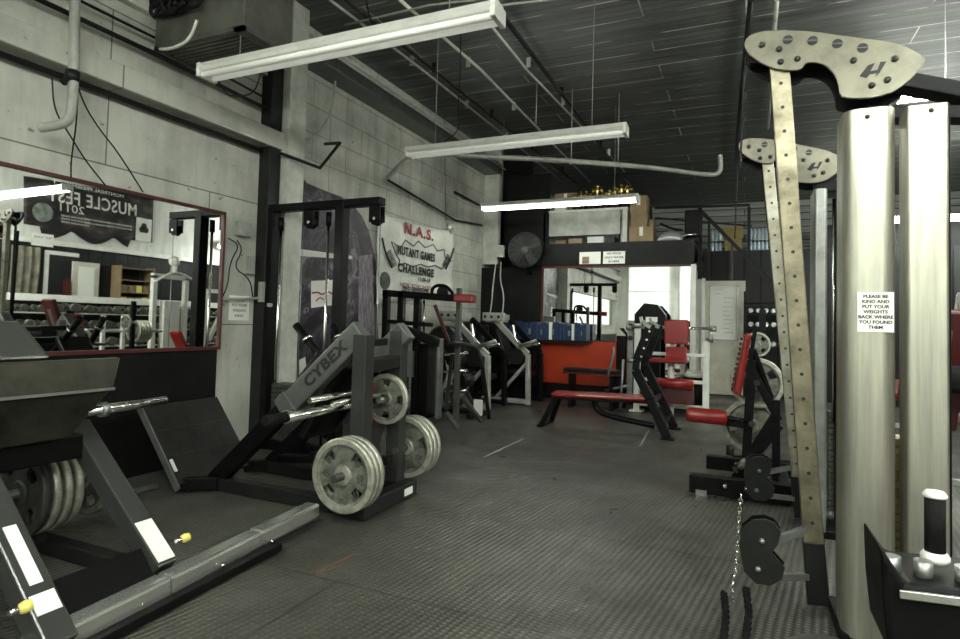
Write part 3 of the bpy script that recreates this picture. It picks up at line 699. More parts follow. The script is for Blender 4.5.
for a, b_, s0, s1 in ((B1a, B1b, .02, .27), (B0a, B0b, .12, .2), (B0a, B0b, .24, .5)):
    d_ = (b_-a).normalized(); n_ = V((-d_.z, 0, d_.x)); n_ = n_ if n_.z > 0 else -n_
    ll = (b_-a).length
    MB().beam(a+d_*ll*s0+n_*.052, a+d_*ll*s1+n_*.052, .045 if s0 == .24 else .085, .004, up=n_).build('white_sticker', PAPER, t)
MB().hexa([(-2.46, 1.4, .1), (-2.42, 1.4, .1), (-2.42, 1.9, .1), (-2.46, 1.9, .1), (-2.56, 1.4, .2), (-2.53, 1.4, .22), (-2.53, 1.9, .22), (-2.56, 1.9, .2)]).build('kick_plate', BLACK, t, bevel=.004)
for pt in (V((-2.44, 2.06, .23)), at(25, 607, y=1.25)):
    MB().cyl(pt-V((0, .05, .0)), pt, .01, 8).build('pin', CHROME, t)
    MB().lathe(pt, (.2, 1, .1), [(.0, -.02), (.018, -.015), (.022, .0), (.018, .02), (0, .025)], 14).build('yellow_knob', YELL, t)
MB().beam((-3.95, 2.02, .045), (-2.42, 2.02, .045), .08, .08).beam((-3.95, 1.3, .045), (-2.3, 1.3, .045), .08, .08).build('base_rail', DGREY, t, bevel=.006)
MB().beam((-3.98, 1.2, .02), (-4.0, 3.1, .02), .05, .03).build('rear_rail', STEELG, t, bevel=.004)
# carriage panel (two faces), chrome horn and head shield
def cp(yy, x, z): return V((x, yy, z))
pr = [(-2.86, 1.075), (-2.93, 1.085), (-3.35, .98), (-3.3, .7), (-2.95, .68), (-2.82, .84)]
def pan(y0a, y1a, y1b, zz):
    (xa, za), (xb, zb), dxx = zz[0], zz[1], .05
    return MB().hexa([(xa-dxx, y0a, za), (xa, y0a, za), (xa, y1a, za), (xa-dxx, y1a, za), (xb-dxx, y0a, zb), (xb, y0a, zb), (xb, y1b, zb), (xb-dxx, y1b, zb)])
pan(.75, 1.93, 2.0, ((-2.82, .93), (-2.88, 1.075))).build('carriage_panel', LEATHER, t, bevel=.008)
pan(.75, 1.80, 1.93, ((-2.93, .70), (-2.83, .93))).build('carriage_panel', LEATHER, t, bevel=.008)
MB().beam((-2.815, .75, .93), (-2.815, 1.93, .93), .012, .01, up=(1, 0, 0)).build('panel_seam', STEELG, t)
MB().box(-3.3, -2.98, .8, 1.9, .58, .7).build('under_tray', BLACK, t, bevel=.01)
MB().cyl((-2.9, 1.85, .82), (-2.9, 2.28, .828), .024, 18).build('weight_horn', CHROME, t)
MB().cyl((-2.9, 1.92, .82), (-2.9, 1.95, .82), .036, 18).build('horn_collar', STEELG, t)
MB().hexa([(-2.97, 1.2, 1.08), (-2.92, 1.2, 1.08), (-2.95, 1.72, 1.08), (-3.1, 1.72, 1.08), (-3.12, 1.2, 1.26), (-3.06, 1.2, 1.26), (-3.06, 1.64, 1.25), (-3.12, 1.64, 1.25)]).build('head_shield', GS, t, bevel=.02)
HX, HZ = -3.4, .36
MB().cyl((HX, 1.5, HZ), (HX, 2.32, HZ), .025, 14).build('storage_horn', STEELG, t)
MB().beam((HX, 1.95, .08), (HX, 1.95, HZ+.05), .06, .06).build('horn_post', DGREY, t)
for k, lb in enumerate(('frontmost', 'second', 'third', 'fourth')):
    plate((HX, 1.86+k*.055, HZ), (0, -1, 0), .225, lb+' of the worn plates under the foreground leg press', m=(IRONDK if k == 0 else RUST), holes=4, group='plates under the foreground leg press', spin=.3*k)
plate((HX, 2.2, HZ), (0, -1, 0), .2, 'separate rearmost grey plate under the foreground leg press', m=IRON, spin=.4)

# ------------------------------------------------------------------ black cable frame by the pilaster
t = thing('cable_station', 'tall black cable station with overhead arm in front of the purple mural', 'cable machine', (-3.9, 4.62, 0))
FY = 4.55
MB().box(-4.42, -4.3, FY-.06, FY+.06, 0, 2.4).build('wall_post', BLACK, t, bevel=.008)
MB().box(-3.54, -3.44, FY-.055, FY+.055, 0, 2.4).build('front_post', BLACK, t, bevel=.008)
MB().box(-4.42, -3.04, FY-.05, FY+.05, 2.355, 2.43).build('top_arm', BLACK, t, bevel=.008)
MB().box(-4.4, -3.2, FY-.05, FY+.05, .0, .09).build('base_beam', BLACK, t, bevel=.008)
for xx in (-3.86, -3.1):
    o = MB().box(xx-.06, xx+.06, FY-.045, FY-.03, 2.2, 2.35).box(xx-.06, xx+.06, FY+.03, FY+.045, 2.2, 2.35).build('pulley_bracket', BLACK, t, bevel=.003)
    MB().lathe((xx, FY-.025, 2.23), (0, 1, 0), [(.06, 0), (.05, .02), (.05, .03), (.06, .05)], 20).build('pulley_wheel', BLACK, t); MB().cyl((xx, FY-.05, 2.23), (xx, FY-.044, 2.23), .015, 10).build('hub', CHROME, t)
for xx, z0, z1 in ((-4.24, .1, 2.2), (-3.65, .1, 2.22)):
    MB().cyl((xx, FY, z0), (xx, FY, z1), .014, 10).build('guide_rod', CHROME, t)
    MB().cyl((xx, FY, z1-.03), (xx, FY, z1+.1), .028, 10).build('rod_cap', BLACK, t)
for xx in (-3.96, -3.06):
    MB().cyl((xx, FY, .5), (xx, FY, 2.2), .004, 6).build('cable', STEELG, t)
mb = MB()
for k in range(12): mb.box(-4.2, -3.78, FY-.09, FY+.09, .12+k*.045, .16+k*.045)
mb.build('weight_stack', IRONDK, t, bevel=.003)
MB().box(-3.06-.14, -3.06+.14, FY-.02, FY+.02, .46, .5).build('lat_bar', CHROME, t, bevel=.01)
mb = MB().beam((-4.42, FY-.075, 1.55), (-4.36, FY-.075, 1.55), .03, .2).cyl((-4.28, FY-.05, 1.42), (-4.28, FY-.09, 1.42), .02, 10)
mb.build('latch', PVC, t)

# ------------------------------------------------------------------ black rack with red grip further along
t = thing('assist_rack', 'black pull up and dip station with red grip under the white banner', 'exercise machine', (-3.6, 6.45, 0))
RY = 6.4
def rp(px, py, yy=RY): return at(px, py, y=yy)
for px, y0, y1 in ((387, 292, 345), (402, 292, 325), (418, 296, 350)):
    a, b_ = rp(px, y0), rp(px, y1); MB().box(a.x-.04, a.x+.04, RY-.04, RY+.04, .0 if px != 402 else b_.z, a.z).build('post', BLACK, t, bevel=.005)
a = rp(449, 290); MB().box(a.x-.03, a.x+.03, RY+.26, RY+.32, 0, a.z+.04).build('rear_post', MGREY, t, bevel=.005)
a, b_ = rp(384, 293), rp(464, 299)
MB().beam(a, b_, .08, .085).build('top_bar', BLACK, t, bevel=.006)
MB().beam(rp(384, 321), rp(432, 325), .06, .05).build('middle_bar', BLACK, t, bevel=.006)
MB().beam(rp(455, 298, 6.36), rp(475, 299, 6.36), .12, .1).build('red_grip', RED, t, bevel=.02)
MB().tube([rp(432, 300, 6.6), rp(432, 286, 6.6), rp(446, 285, 6.6), rp(453, 294, 6.6)], .022, 8, 2).build('pull_up_hoop', BLACK, t)
MB().lathe(rp(442, 292, 6.62), (0, 1, 0), [(.075, 0), (.06, .02), (.075, .04)], 20).build('pulley_wheel', DGREY, t)
a = rp(439, 345, 6.3)
MB().box(a.x-.1, a.x+.02, 6.2, 6.4, .2, 1.08).build('shroud', DGREY, t, bevel=.02)
MB().box(a.x+.022, a.x+.065, 6.2, 6.3, .15, 1.1).build('shroud_edge', STEELG, t, bevel=.006)
a = rp(425, 345); MB().box(a.x-.16, a.x+.05, 6.4, 6.66, .1, 1.02).build('weight_housing', BLACK, t, bevel=.02)
mb = MB()
for k in range(10): mb.box(-4.12, -3.86, 6.32, 6.5, .12+k*.05, .165+k*.05)
mb.build('weight_stack', IRONDK, t, bevel=.003)
a = rp(410, 352); MB().box(a.x-.12, a.x+.1, 6.3, 6.34, a.z-.3, a.z+.02).build('instruction_plate', STEELG, t)
for (p0, p1) in (((446, 412), (458, 428)), ((461, 395), (481, 421)), ((400, 405), (404, 428))):
    q0, q1 = rp(*p0, 6.3), at(*p1, z=.03); MB().beam(q0, q1, .045, .05).build('foot', MGREY, t, bevel=.005)
MB().beam(rp(446, 410, 6.3), rp(452, 355, 6.66), .04, .04).build('brace', DGREY, t)
for px in (416, 424): MB().cyl(rp(px, 300), rp(px, 340), .015, 8).build('guide_rod', CHROME, t)
MB().beam(rp(405, 330, 6.3), rp(438, 343, 6.1), .09, .12).build('knee_pad', VINYLK, t, bevel=.03)
MB().beam(rp(435, 305, 6.5), rp(450, 345, 6.5), .03, .04).build('arm', mat('dull_red_paint', (.05, .012, .012), .4), t)
MB().tube([rp(447, 343), at(470, 345, y=6.7), at(480, 350, y=6.75), at(489, 418, z=.03)], .028, 10, 1).build('front_hoop', DGREY, t)

# roller-like bags standing at the wall
def bag(px, yy, r, h, lb):
    a = at(px, 340, y=yy)
    t = thing('standing_roller', lb, 'foam roller', (a.x, a.y, 0))
    MB().lathe((a.x, a.y, 0), (0, 0, 1), [(r*.9, 0), (r, .02), (r, h-.03), (r*.85, h)], 18).build('body', DGREY, t)
    MB().lathe((a.x, a.y, h), (0, 0, 1), [(r*.5, 0), (r*.5, .04)], 12).build('cap', BLACK, t)
bag(468, 9.2, .12, 1.3, 'left dark upright cylinder standing against the far block wall')
bag(482, 9.35, .12, 1.27, 'right dark upright cylinder standing against the far block wall')

# ------------------------------------------------------------------ two silver plate machines at the back left
def silver_machine(dx, dy, label, w1=1):
    t = thing('silver_machine', label, 'exercise machine', (-3.6+dx, 8.6+dy, 0))
    o = V((dx, dy, 0))
    for yy in (8.3, 8.95):
        MB().path([V((-3.9, yy, 1.36))+o, V((-3.42, yy, .9))+o, V((-3.32, yy, .82))+o, V((-3.3, yy, .02))+o], .07, .09).build('side_frame', SILVER if yy < 8.5 else BLACK, t, bevel=.01)
        MB().beam(V((-3.3, yy, .07))+o, V((-4.1, yy, .07))+o, .07, .07).build('floor_rail', SILVER if yy < 8.5 else BLACK, t, bevel=.008)
        MB().beam(V((-3.32, yy, .7))+o, V((-3.85, yy, .1))+o, .05, .05).build('brace', SILVER if yy < 8.5 else BLACK, t, bevel=.006)
    MB().beam(V((-3.98, 8.2, 1.38))+o, V((-3.98, 9.0, 1.38))+o, .13, .14).build('top_beam', SILVER, t, bevel=.015)
    MB().beam(V((-4.02, 8.1, 1.4))+o, V((-3.66, 8.1, 1.4))+o, .1, .13).build('top_plate', SILVER, t, bevel=.01)
    mb = MB()
    for xx in (-3.97, -3.86, -3.74): mb.cyl(V((xx, 8.04, 1.4))+o, V((xx, 8.05, 1.4))+o, .025, 10)
    mb.build('bolt', INK, t)
    MB().beam(V((-3.95, 8.6, 1.2))+o, V((-3.7, 8.6, .6))+o, .36, .09, up=(1, 0, 0)).build('back_pad', VINYLK, t, bevel=.03)
    MB().beam(V((-3.75, 8.6, .5))+o, V((-3.35, 8.6, .48))+o, .34, .09).build('seat', VINYLK, t, bevel=.03)
    MB().tube([V((-3.55, 8.2, 1.28))+o, V((-3.5, 8.2, 1.0))+o, V((-3.3, 8.2, .95))+o, V((-3.1, 8.2, 1.0))+o], .022, 10, 2).build('press_handle', CHROME, t)
    MB().cyl(V((-3.4, 8.1, .95))+o, V((-3.12, 8.1, 1.05))+o, .025, 10).build('lever', STEELG, t)
    MB().lathe(V((-3.5, 8.2, .78))+o, (0, 1, 0), [(.13, 0), (.13, .05)], 18).build('cam', DGREY, t)
    return t
silver_machine(-.1, -.32, 'nearer silver framed seated machine left of the back mirror')
silver_machine(.2, .6, 'farther silver framed seated machine beside the red board')
# dark bicycle-like machine in front of them
t = thing('dark_ab_machine', 'dark cluttered machine with black pads between the pull up rack and silver machines', 'exercise machine', (-3.55, 7.4, 0))
MB().lathe((-3.85, 7.3, 1.0), (0, 1, 0), [(.2, 0), (.25, .05), (.25, .22), (.2, .3)], 20).build('roller_pad', VINYLK, t)
MB().path([(-3.9, 7.2, .05), (-3.75, 7.25, .6), (-3.9, 7.3, 1.0)], .07, .07).path([(-3.3, 7.4, .04), (-3.55, 7.3, .55), (-3.85, 7.3, .95)], .06, .06).path([(-4.1, 7.6, .04), (-3.3, 7.6, .04)], .06, .06).path([(-3.35, 7.2, .04), (-3.3, 7.8, .04)], .06, .06).build('frame', DGREY, t, bevel=.008)
MB().cyl((-3.62, 7.2, .78), (-3.62, 7.5, .78), .09, 16).cyl((-3.5, 7.2, .5), (-3.5, 7.5, .5), .1, 16).build('pad', VINYLK, t)
MB().box(-3.32, -3.2, 7.3, 7.34, .05, .26).build('white_tag', PAPER, t)
for zz in (.35, .62, .85): MB().cyl((-3.7, 7.15, zz), (-3.35, 7.15, zz+.04), .02, 8).build('rod', CHROME, t)
plate((-3.55, 7.16, .3), (0, -1, 0), .16, 'small dark plate on the cluttered dark machine', m=IRONDK)

# ------------------------------------------------------------------ shelf with blue binders over the red board
t = thing('wall_shelf', 'dark narrow shelf carrying blue binders in front of the back mirror', 'shelf', (-3.2, YB-.25, 1.0))
MB().box(-4.0, -2.36, YB-.4, YB-.07, 1.0, 1.04).build('board', WOODK, t)
for xx in (-3.95, -3.34): MB().box(xx-.02, xx+.02, YB-.36, YB-.1, 0, 1.0).build('leg', BLACK, t)
x = -3.95; i = 0
while x < -2.44:
    wd = random.choice((.05, .06, .075)); h = random.uniform(.24, .31)
    white = i in (15, 21)
    tall = i > 17
    y0 = YB-.38
    tt = thing('ring_binder', ('white' if white else 'blue')+' binder standing in the row on the shelf over the red board', 'binder', (x+wd/2, YB-.22, 1.042), ('white' if white else 'blue')+' binders on the shelf over the red board')
    MB().box(x, x+wd-.006, y0, YB-.12, 1.042, 1.042+h).build('cover', PAPER if white else BLUE, tt, bevel=.004)
    if i % 4 == 0: MB().box(x+.015, x+wd-.02, y0-.002, y0, 1.12, 1.08+h*.5).build('spine_label', STEELG, tt)
    x += wd; i += 1

# ------------------------------------------------------------------ platform: fan, cabinet, boxes, trophies
fc = at(525, 250, y=9.75)
t = thing('wall_fan', 'large black drum fan mounted high beside the back mirror', 'fan', fc-V((0, 0, .3)))
R_ = .31
mb = MB()
for k in range(14):
    r = R_*(k+1)/14; mb.tube([fc+V((r*math.cos(a*math.pi/16), -.09*(1-(r/R_)**2)-.02, r*math.sin(a*math.pi/16))) for a in range(33)], .004, 4)
for k in range(16):
    a = k*math.pi/8; mb.tube([fc+V((r*R_*math.cos(a), -.09*(1-r*r)-.02, r*R_*math.sin(a))) for r in (.1, .5, 1)], .004, 4)
mb.build('guard', MGREY, t)
MB().lathe(fc, (0, 1, 0), [(R_, -.02), (R_+.012, 0), (R_+.012, .14), (R_, .16)], 32, False).build('drum', BLACK, t)
MB().lathe(fc, (0, 1, 0), [(.0, -.08), (.05, -.08), (.07, 0), (.08, .14), (0, .15)], 18).build('motor', STEELG, t)
mb = MB()
for k in range(4):
    a = k*math.pi/2+.5; u = V((math.cos(a), 0, math.sin(a))); w_ = V((-math.sin(a), 0, math.cos(a)))
    mb.hexa([fc+u*.06-w_*.03+V((0, .02, 0)), fc+u*.06+w_*.04+V((0, .06, 0)), fc+u*.28+w_*.12+V((0, .08, 0)), fc+u*.28-w_*.06+V((0, .02, 0))]+[fc+u*.06-w_*.03+V((0, .026, 0)), fc+u*.06+w_*.04+V((0, .066, 0)), fc+u*.28+w_*.12+V((0, .086, 0)), fc+u*.28-w_*.06+V((0, .026, 0))])
mb.build('blade', SLATE, t)
MB().box(fc.x-.03, fc.x+.03, fc.y+.1, YB-.02, fc.z-.4, fc.z-.34).box(fc.x-.03, fc.x+.03, fc.y+.06, fc.y+.12, fc.z-.4, fc.z-.3).build('bracket', BLACK, t)
c0 = at(501, 251, y=YB-.03)
tag(MB().box(c0.x-.07, c0.x+.07, YB-.08, YB-.002, c0.z-.12, c0.z+.1).build('electrical_box', WHITED, bevel=.006), 'small pale electrical box on the dark wall left of the fan', 'electrical box')
for q, lb in (([(496, 262), (493, 285), (492, 300), (490, 314), (489, 320)], 'left'), ([(501, 262), (500, 280), (504, 295), (503, 310), (501, 320)], 'right')):
    pipe('power_cord', [at(a, c, y=YB-.04) for a, c in q], .012, WHITED, lb+' white cord hanging down the dark wall from the electrical box', 'cord', 2, 6)
ZP = 2.735
t = thing('storage_cabinet', 'white open storage shelf on the platform behind the farthest light', 'cabinet', (-2.55, 10.7, ZP))
MB().box(-3.38, -2.0, 10.42, 10.45, ZP+.19, ZP+.62).build('front_panel', WHITED, t, bevel=.005)
MB().box(-3.4, -1.86, 10.4, 11.2, ZP+.62, ZP+.66).build('top_board', WHITE, t)
MB().box(-3.4, -3.36, 10.4, 11.2, ZP, ZP+.62).box(-2.0, -1.97, 10.5, 11.2, ZP, ZP+.62).build('side_board', WHITED, t)
MB().box(-1.95, -1.87, 10.4, 10.48, ZP, ZP+.62).build('corner_post', WHITE, t)
for x0, x1, h, m, lb in ((-3.2, -3.0, .12, CARD, 'small brown box at the left inside the platform cabinet'), (-2.95, -2.7, .15, mat('tan_carton', (.35, .25, .17), .6), 'tan carton inside the platform cabinet'), (-2.6, -2.3, .17, WHITE, 'white carton inside the platform cabinet'), (-2.25, -2.1, .16, DGREY, 'dark box at the right inside the platform cabinet')):
    tag(MB().box(x0, x1, 10.5, 10.8, ZP, ZP+h).build('carton', m, bevel=.004), lb, 'box')
ZT = ZP+.66
def carton(x0, x1, y0, y1, z0, z1, lb, grp=None, m=CARD, tape=True):
    t = thing('cardboard_box', lb, 'box', ((x0+x1)/2, (y0+y1)/2, z0), grp)
    MB().box(x0, x1, y0, y1, z0, z1).build('carton', m, t, bevel=.006)
    if tape: MB().box((x0+x1)/2-.03, (x0+x1)/2+.03, y0-.002, y0, z1-.16, z1-.01).box((x0+x1)/2-.03, (x0+x1)/2+.03, y0, y1, z1+.0005, z1+.002).build('tape', PAPER, t)
carton(-3.26, -2.84, 10.6, 10.9, ZT+.2, ZT+.36, 'tan cardboard box topmost on the cabinet left end')
carton(-3.0, -2.86, 10.55, 10.8, ZT, ZT+.2, 'brown cardboard box under the tan one on the cabinet', tape=False)
tag(MB().box(-3.24, -3.02, 10.55, 10.8, ZT, ZT+.198).build('white_carton', WHITE, bevel=.004), 'small white carton on top of the cabinet left end', 'box')
def trophy():
    t = thing('trophy', 'gold trophy', 'trophy', (0, 0, 0))
    MB().box(-.04, .04, -.03, .03, 0, .04).box(-.03, .03, -.025, .025, .04, .07).build('base', BLACK, t, bevel=.003)
    MB().cyl((0, 0, .07), (0, 0, .2), .012, 8).build('column', mat('trophy_column', (.15, .05, .03), .3), t)
    m = MB().lathe((0, 0, .2), (0, 0, 1), [(.01, 0), (.02, .02), (.014, .04), (.028, .1), (.034, .13), (.015, .15)], 10).ball((0, 0, .375), .02)
    m.cyl((-.03, 0, .32), (-.065, 0, .29), .011, 6).cyl((-.065, 0, .29), (-.05, 0, .36), .009, 6).cyl((.03, 0, .32), (.065, 0, .29), .011, 6).cyl((.065, 0, .29), (.05, 0, .36), .009, 6)
    m.build('figure', GOLD, t); return t
tr = trophy()
for i in range(14):
    o = tr if i == 0 else copy_tree(tr)
    o.location = (-2.84+i*.07+random.uniform(-.01, .01), 10.5+(i % 3)*.13, ZT+.001)
    s_ = random.uniform(.8, 1.15); o.scale = (s_*1.2, s_*1.2, s_)
    tag(o, 'gold figure trophy in the crowded row on top of the platform cabinet', 'trophy', 'trophies on the platform cabinet')
carton(-1.8, -1.4, 10.2, 10.55, ZP, ZP+.27, 'lowest of the three stacked cardboard boxes on the platform edge', 'boxes stacked on the platform edge')
carton(-1.78, -1.5, 10.2, 10.5, ZP+.27, ZP+.5, 'middle one of the stacked cardboard boxes on the platform edge', 'boxes stacked on the platform edge', tape=False)
carton(-1.79, -1.51, 10.2, 10.48, ZP+.5, ZP+.8, 'topmost of the stacked cardboard boxes on the platform edge', 'boxes stacked on the platform edge')
carton(-1.49, -1.41, 10.3, 10.5, ZP+.27, ZP+.4, 'tiny carton beside the stacked cardboard boxes', tape=False)
o = MB().grid(lambda u, v: (-1.34+.4*u, 10.25+.25*v, ZP+.02+.17*math.sin(math.pi*u)**.4*math.sin(math.pi*v)**.4+.015*math.sin(u*30)*math.sin(v*20)), 20, 12).build('silver_bag', SACK, solid=.004)
tag(o, 'crumpled silver bag lying on the platform right of the boxes', 'bag')
t = thing('black_equipment', 'black equipment pile on the right end of the platform', 'equipment', (-.9, 10.5, ZP))
MB().box(-.92, -.66, 10.4, 10.8, ZP+.1, ZP+.55).box(-.92, -.7, 10.38, 10.8, ZP, ZP+.1).build('case', BLACK, t, bevel=.02)
MB().tube([(-1.3, 10.3, ZP+.32), (-1.1, 10.3, ZP+.22), (-.95, 10.35, ZP+.2)], .02, 8, 1).build('arm', BLACK, t)
MB().cyl((-.95, 10.3, ZP+.1), (-.72, 10.3, ZP+.12), .025, 8).build('bar', CHROME, t)
t = thing('purple_cushion', 'dark bundle standing behind the trophies on the platform', 'bundle', (-1.95, 11.8, ZP))
MB().lathe((-1.95, 11.8, ZP), (0, 0, 1), [(.3, 0), (.33, .3), (.3, .9), (.12, 1.15), (0, 1.2)], 18).build('cloth', mat('dark_purple_cloth', (.02, .015, .03), .8), t)
# railing and stair
t = thing('stair_railing', 'black metal railing descending right of the platform', 'railing', (-.2, 11.2, 0))
RYY = 11.0
mb = MB()
mb.beam(at(700, 208, y=RYY), at(700, 279, y=RYY), .07, .05); mb.build('post', BLACK, t)
MB().beam(at(709, 221, y=RYY), at(709, 279, y=RYY), .04, .05).build('post', BLACK, t)
MB().beam(at(732, 243, y=RYY), at(732, 279, y=RYY), .04, .05).build('post', DGREY, t)
MB().beam(at(749, 207, y=RYY), at(749, 279, y=RYY), .05, .05).build('post', BLACK, t)
MB().beam(at(699, 209, y=RYY), at(772, 283, y=RYY), .07, .06).build('handrail', BLACK, t)
MB().beam(at(655, 208, y=RYY), at(750, 205, y=RYY), .04, .04).build('top_rail', BLACK, t)
MB().beam(at(655, 218, y=RYY), at(752, 226, y=RYY), .03, .03).build('middle_rail', BLACK, t)
# things stored over the back room
for x0, x1, z0, z1, lb in ((-.36, -.04, 2.86, 3.12, 'lower yellow carton on the ledge behind the railing'), (-.38, -.02, 3.12, 3.36, 'upper yellow carton on the ledge behind the railing')):
    tag(MB().box(x0, x1, 12.8, 13.1, z0, z1).build('yellow_carton', mat('mustard_carton', (.3, .24, .08), .6, noise=.2), bevel=.005), lb, 'box')
def bottle():
    return MB().lathe((0, 0, 0), (0, 0, 1), [(.03, 0), (.033, .01), (.033, .13), (.03, .16), (.012, .2), (.012, .22)], 10)
bt = bottle().build('water_bottle', PLASTIC)
cnt = 0
for bx, nx in ((-.66, 4), (.12, 5)):
    for row in range(2):
        for k in range(nx):
            o = bt if cnt == 0 else bt.copy()
            if cnt: COL.objects.link(o)
            cnt += 1; o.location = (bx+k*.07, 12.84, 2.852+row*.24)
            tag(o, 'clear water bottle in the stacked packs '+('left of the yellow cartons' if bx < 0 else 'right of the yellow cartons')+' behind the railing', 'bottle', 'water bottles '+('left' if bx < 0 else 'right')+' of the yellow cartons')
for bx, nx in ((-.66, 4), (.12, 5)):
    tag(MB().box(bx-.05, bx+nx*.07, 12.78, 12.95, 3.076, 3.09).build('pack_tray', WHITED), 'thin pale tray between water bottle layers '+('left' if bx < 0 else 'right')+' of the yellow cartons', 'tray')
tag(MB().box(1.4, 3.5, 12.8, 13.4, 2.855, 3.3).build('stored_crate', WOODK, bevel=.02), 'big dark crate stored over the back room at the right', 'crate')

# ------------------------------------------------------------------ door and whiteboard at the back
t = thing('panel_door', 'cream panelled door with a written whiteboard, standing at the back right', 'door', (-.36, 12.5, 0))
DX0, DX1, DY = -.745, .03, 12.53
MB().box(DX0, DX1, DY, DY+.045, .02, 2.25).build('leaf', CREAM, t, bevel=.004)
mb = MB()
for xa, xb in ((DX0+.1, DX0+.36), (DX0+.43, DX1-.09)):
    for za, zb in ((.12, .72), (.84, .9)):
        for a, b_, c_, d_ in ((xa, xb, za, za+.02), (xa, xb, zb-.02, zb), (xa, xa+.02, za, zb), (xb-.02, xb, za, zb)): mb.box(a, b_, DY-.012, DY, c_, d_)
mb.build('moulding', CREAM, t)
MB().ball((DX0+.07, DY-.05, 1.0), .032).cyl((DX0+.07, DY-.05, 1.0), (DX0+.07, DY, 1.0), .012, 8).build('knob', CHROME, t)
sh = thing('whiteboard', 'framed whiteboard with handwriting hung on the cream door', 'whiteboard', (-.36, DY-.03, .95))
MB().box(DX0+.14, DX1-.14, DY-.022, DY-.014, 1.1, 2.14).build('panel', PAPER, sh)
MB().box(DX0+.11, DX1-.11, DY-.03, DY-.02, 2.14, 2.16).box(DX0+.11, DX1-.11, DY-.03, DY-.02, 1.08, 1.1).box(DX0+.12, DX0+.14, DY-.03, DY-.013, 1.08, 2.16).box(DX1-.14, DX1-.12, DY-.03, DY-.013, 1.08, 2.16).build('frame', STEELG, sh)
mb = MB()
for k in range(11):
    z = 2.08-k*.085; x = DX0+.2+(.15 if k > 1 else 0)+random.uniform(0, .05); n_ = random.randint(4, 7)
    mb.tube([(x+j*.035, DY-.024, z+random.uniform(-.012, .012)) for j in range(n_)], .003, 4, 1)
mb.build('handwriting', mat('marker_ink', (.1, .1, .12), .6), sh)

# ------------------------------------------------------------------ competition bench in the middle of the room
t = thing('competition_bench', 'black bench press bench with long red pad in the middle of the floor', 'weight bench', (-1.6, 7.5, 0))
PA, PB = V((-2.24, 7.42, .41)), V((-1.05, 7.5, .43))
MB().beam(PA, PB, .3, .06).build('pad', RED, t, bevel=.025, seg=3)
MB().beam(PA-V((0, 0, .045)), PB-V((0, 0, .045)), .26, .02).build('pad_board', BLACK, t)
for dy in (-.17, .17):
    MB().beam((-2.18, 7.42+dy*.5, .38), (-2.33, 7.42+dy*1.3, .02), .05, .06).build('front_leg', BLACK, t, bevel=.005)
MB().beam((-2.34, 7.17, .02), (-2.34, 7.67, .02), .07, .035).build('foot_plate', BLACK, t, bevel=.004)
MB().tube([(-1.72, 7.46, .36), (-1.68, 7.46, .22), (-1.45, 7.46, .16), (-.98, 7.5, .1)], .035, 12, 2).build('spine_tube', BLACK, t)
for yy, k in ((7.22, 0), (8.0, 1)):
    pts = [V((-.8, yy, .02)), V((-1.0, yy, .45)), V((-1.17, yy, .78)), V((-1.16, yy, .9)), V((-1.0, yy, 1.34))]
    MB().path(pts, .07, .1).build('upright', BLACK, t, bevel=.008)
    MB().beam((-1.0, yy, 1.3), (-1.1, yy, 1.36), .08, .05).beam((-1.1, yy, 1.33), (-1.12, yy, 1.42), .08, .03).build('bar_hook', STEELG, t)
    MB().box(-.87, -.72, yy-.06, yy+.06, 0, .015).build('foot', BLACK, t)
MB().beam((-.86, 7.22, .17), (-.86, 8.0, .17), .05, .06).build('crossbar', BLACK, t, bevel=.005)
MB().beam((-.98, 7.22, .42), (-.98, 8.0, .42), .05, .06).build('crossbar', DGREY, t, bevel=.005)
mb = MB()
for zz in (.95, 1.05, 1.15, 1.25): mb.cyl((-1.1+(zz-.95)*.3, 7.16, zz), (-1.1+(zz-.95)*.3, 7.185, zz), .014, 8)
mb.build('height_stud', CHROME, t)
# a second bench reflected / standing behind it
t = thing('flat_bench', 'low dark bench with red edged pad in front of the red board', 'weight bench', (-2.1, 9.3, 0))
MB().box(-2.62, -1.75, 9.15, 9.45, .56, .62).build('pad', VINYLK, t, bevel=.02); MB().box(-2.63, -1.74, 9.14, 9.46, .53, .56).build('pad_edge', REDT, t, bevel=.01)
for xx in (-2.5, -1.85): MB().beam((xx, 9.3, .53), (xx, 9.3, 0), .05, .3).build('leg', BLACK, t)
MB().tube([(-1.9, 9.1, .5), (-1.8, 9.1, .9), (-1.82, 9.1, .98)], .02, 8, 1).tube([(-1.7, 9.1, .02), (-1.66, 9.1, .8)], .02, 8).tube([(-1.95, 9.2, .3), (-1.6, 9.2, .4)], .025, 8).build('rest', STEELG, t)

# ------------------------------------------------------------------ white bench press station with red upholstery
t = thing('white_press_station', 'white framed press station with red upholstered back and seat', 'exercise machine', (-1.05, 9.5, 0))
for xx, yy, h in ((-1.5, 9.4, 1.35), (-.5, 9.4, 1.12)):
    MB().box(xx-.045, xx+.045, yy-.045, yy+.045, 0, h).build('post', WHITE, t, bevel=.006)
    MB().box(xx-.1, xx+.1, yy-.12, yy+.12, 0, .02).build('foot', WHITE, t)
MB().beam((-1.5, 9.4, .12), (-.5, 9.4, .12), .07, .06).build('base_rail', WHITE, t, bevel=.006)
MB().cyl((-1.62, 9.3, 1.3), (-.38, 9.3, 1.3), .022, 12).build('barbell', CHROME, t)
MB().cyl((-.45, 9.3, 1.3), (-.36, 9.3, 1.3), .045, 12).cyl((-1.66, 9.3, 1.28), (-1.58, 9.3, 1.28), .04, 12).build('barbell_collar', STEELG, t)
MB().tube([(-.5, 9.34, 1.15), (-.42, 9.3, 1.1), (-.42, 9.3, 1.22)], .02, 8).tube([(-1.5, 9.34, .78), (-1.62, 9.25, .78)], .035, 10).build('bar_hook', STEELG, t)
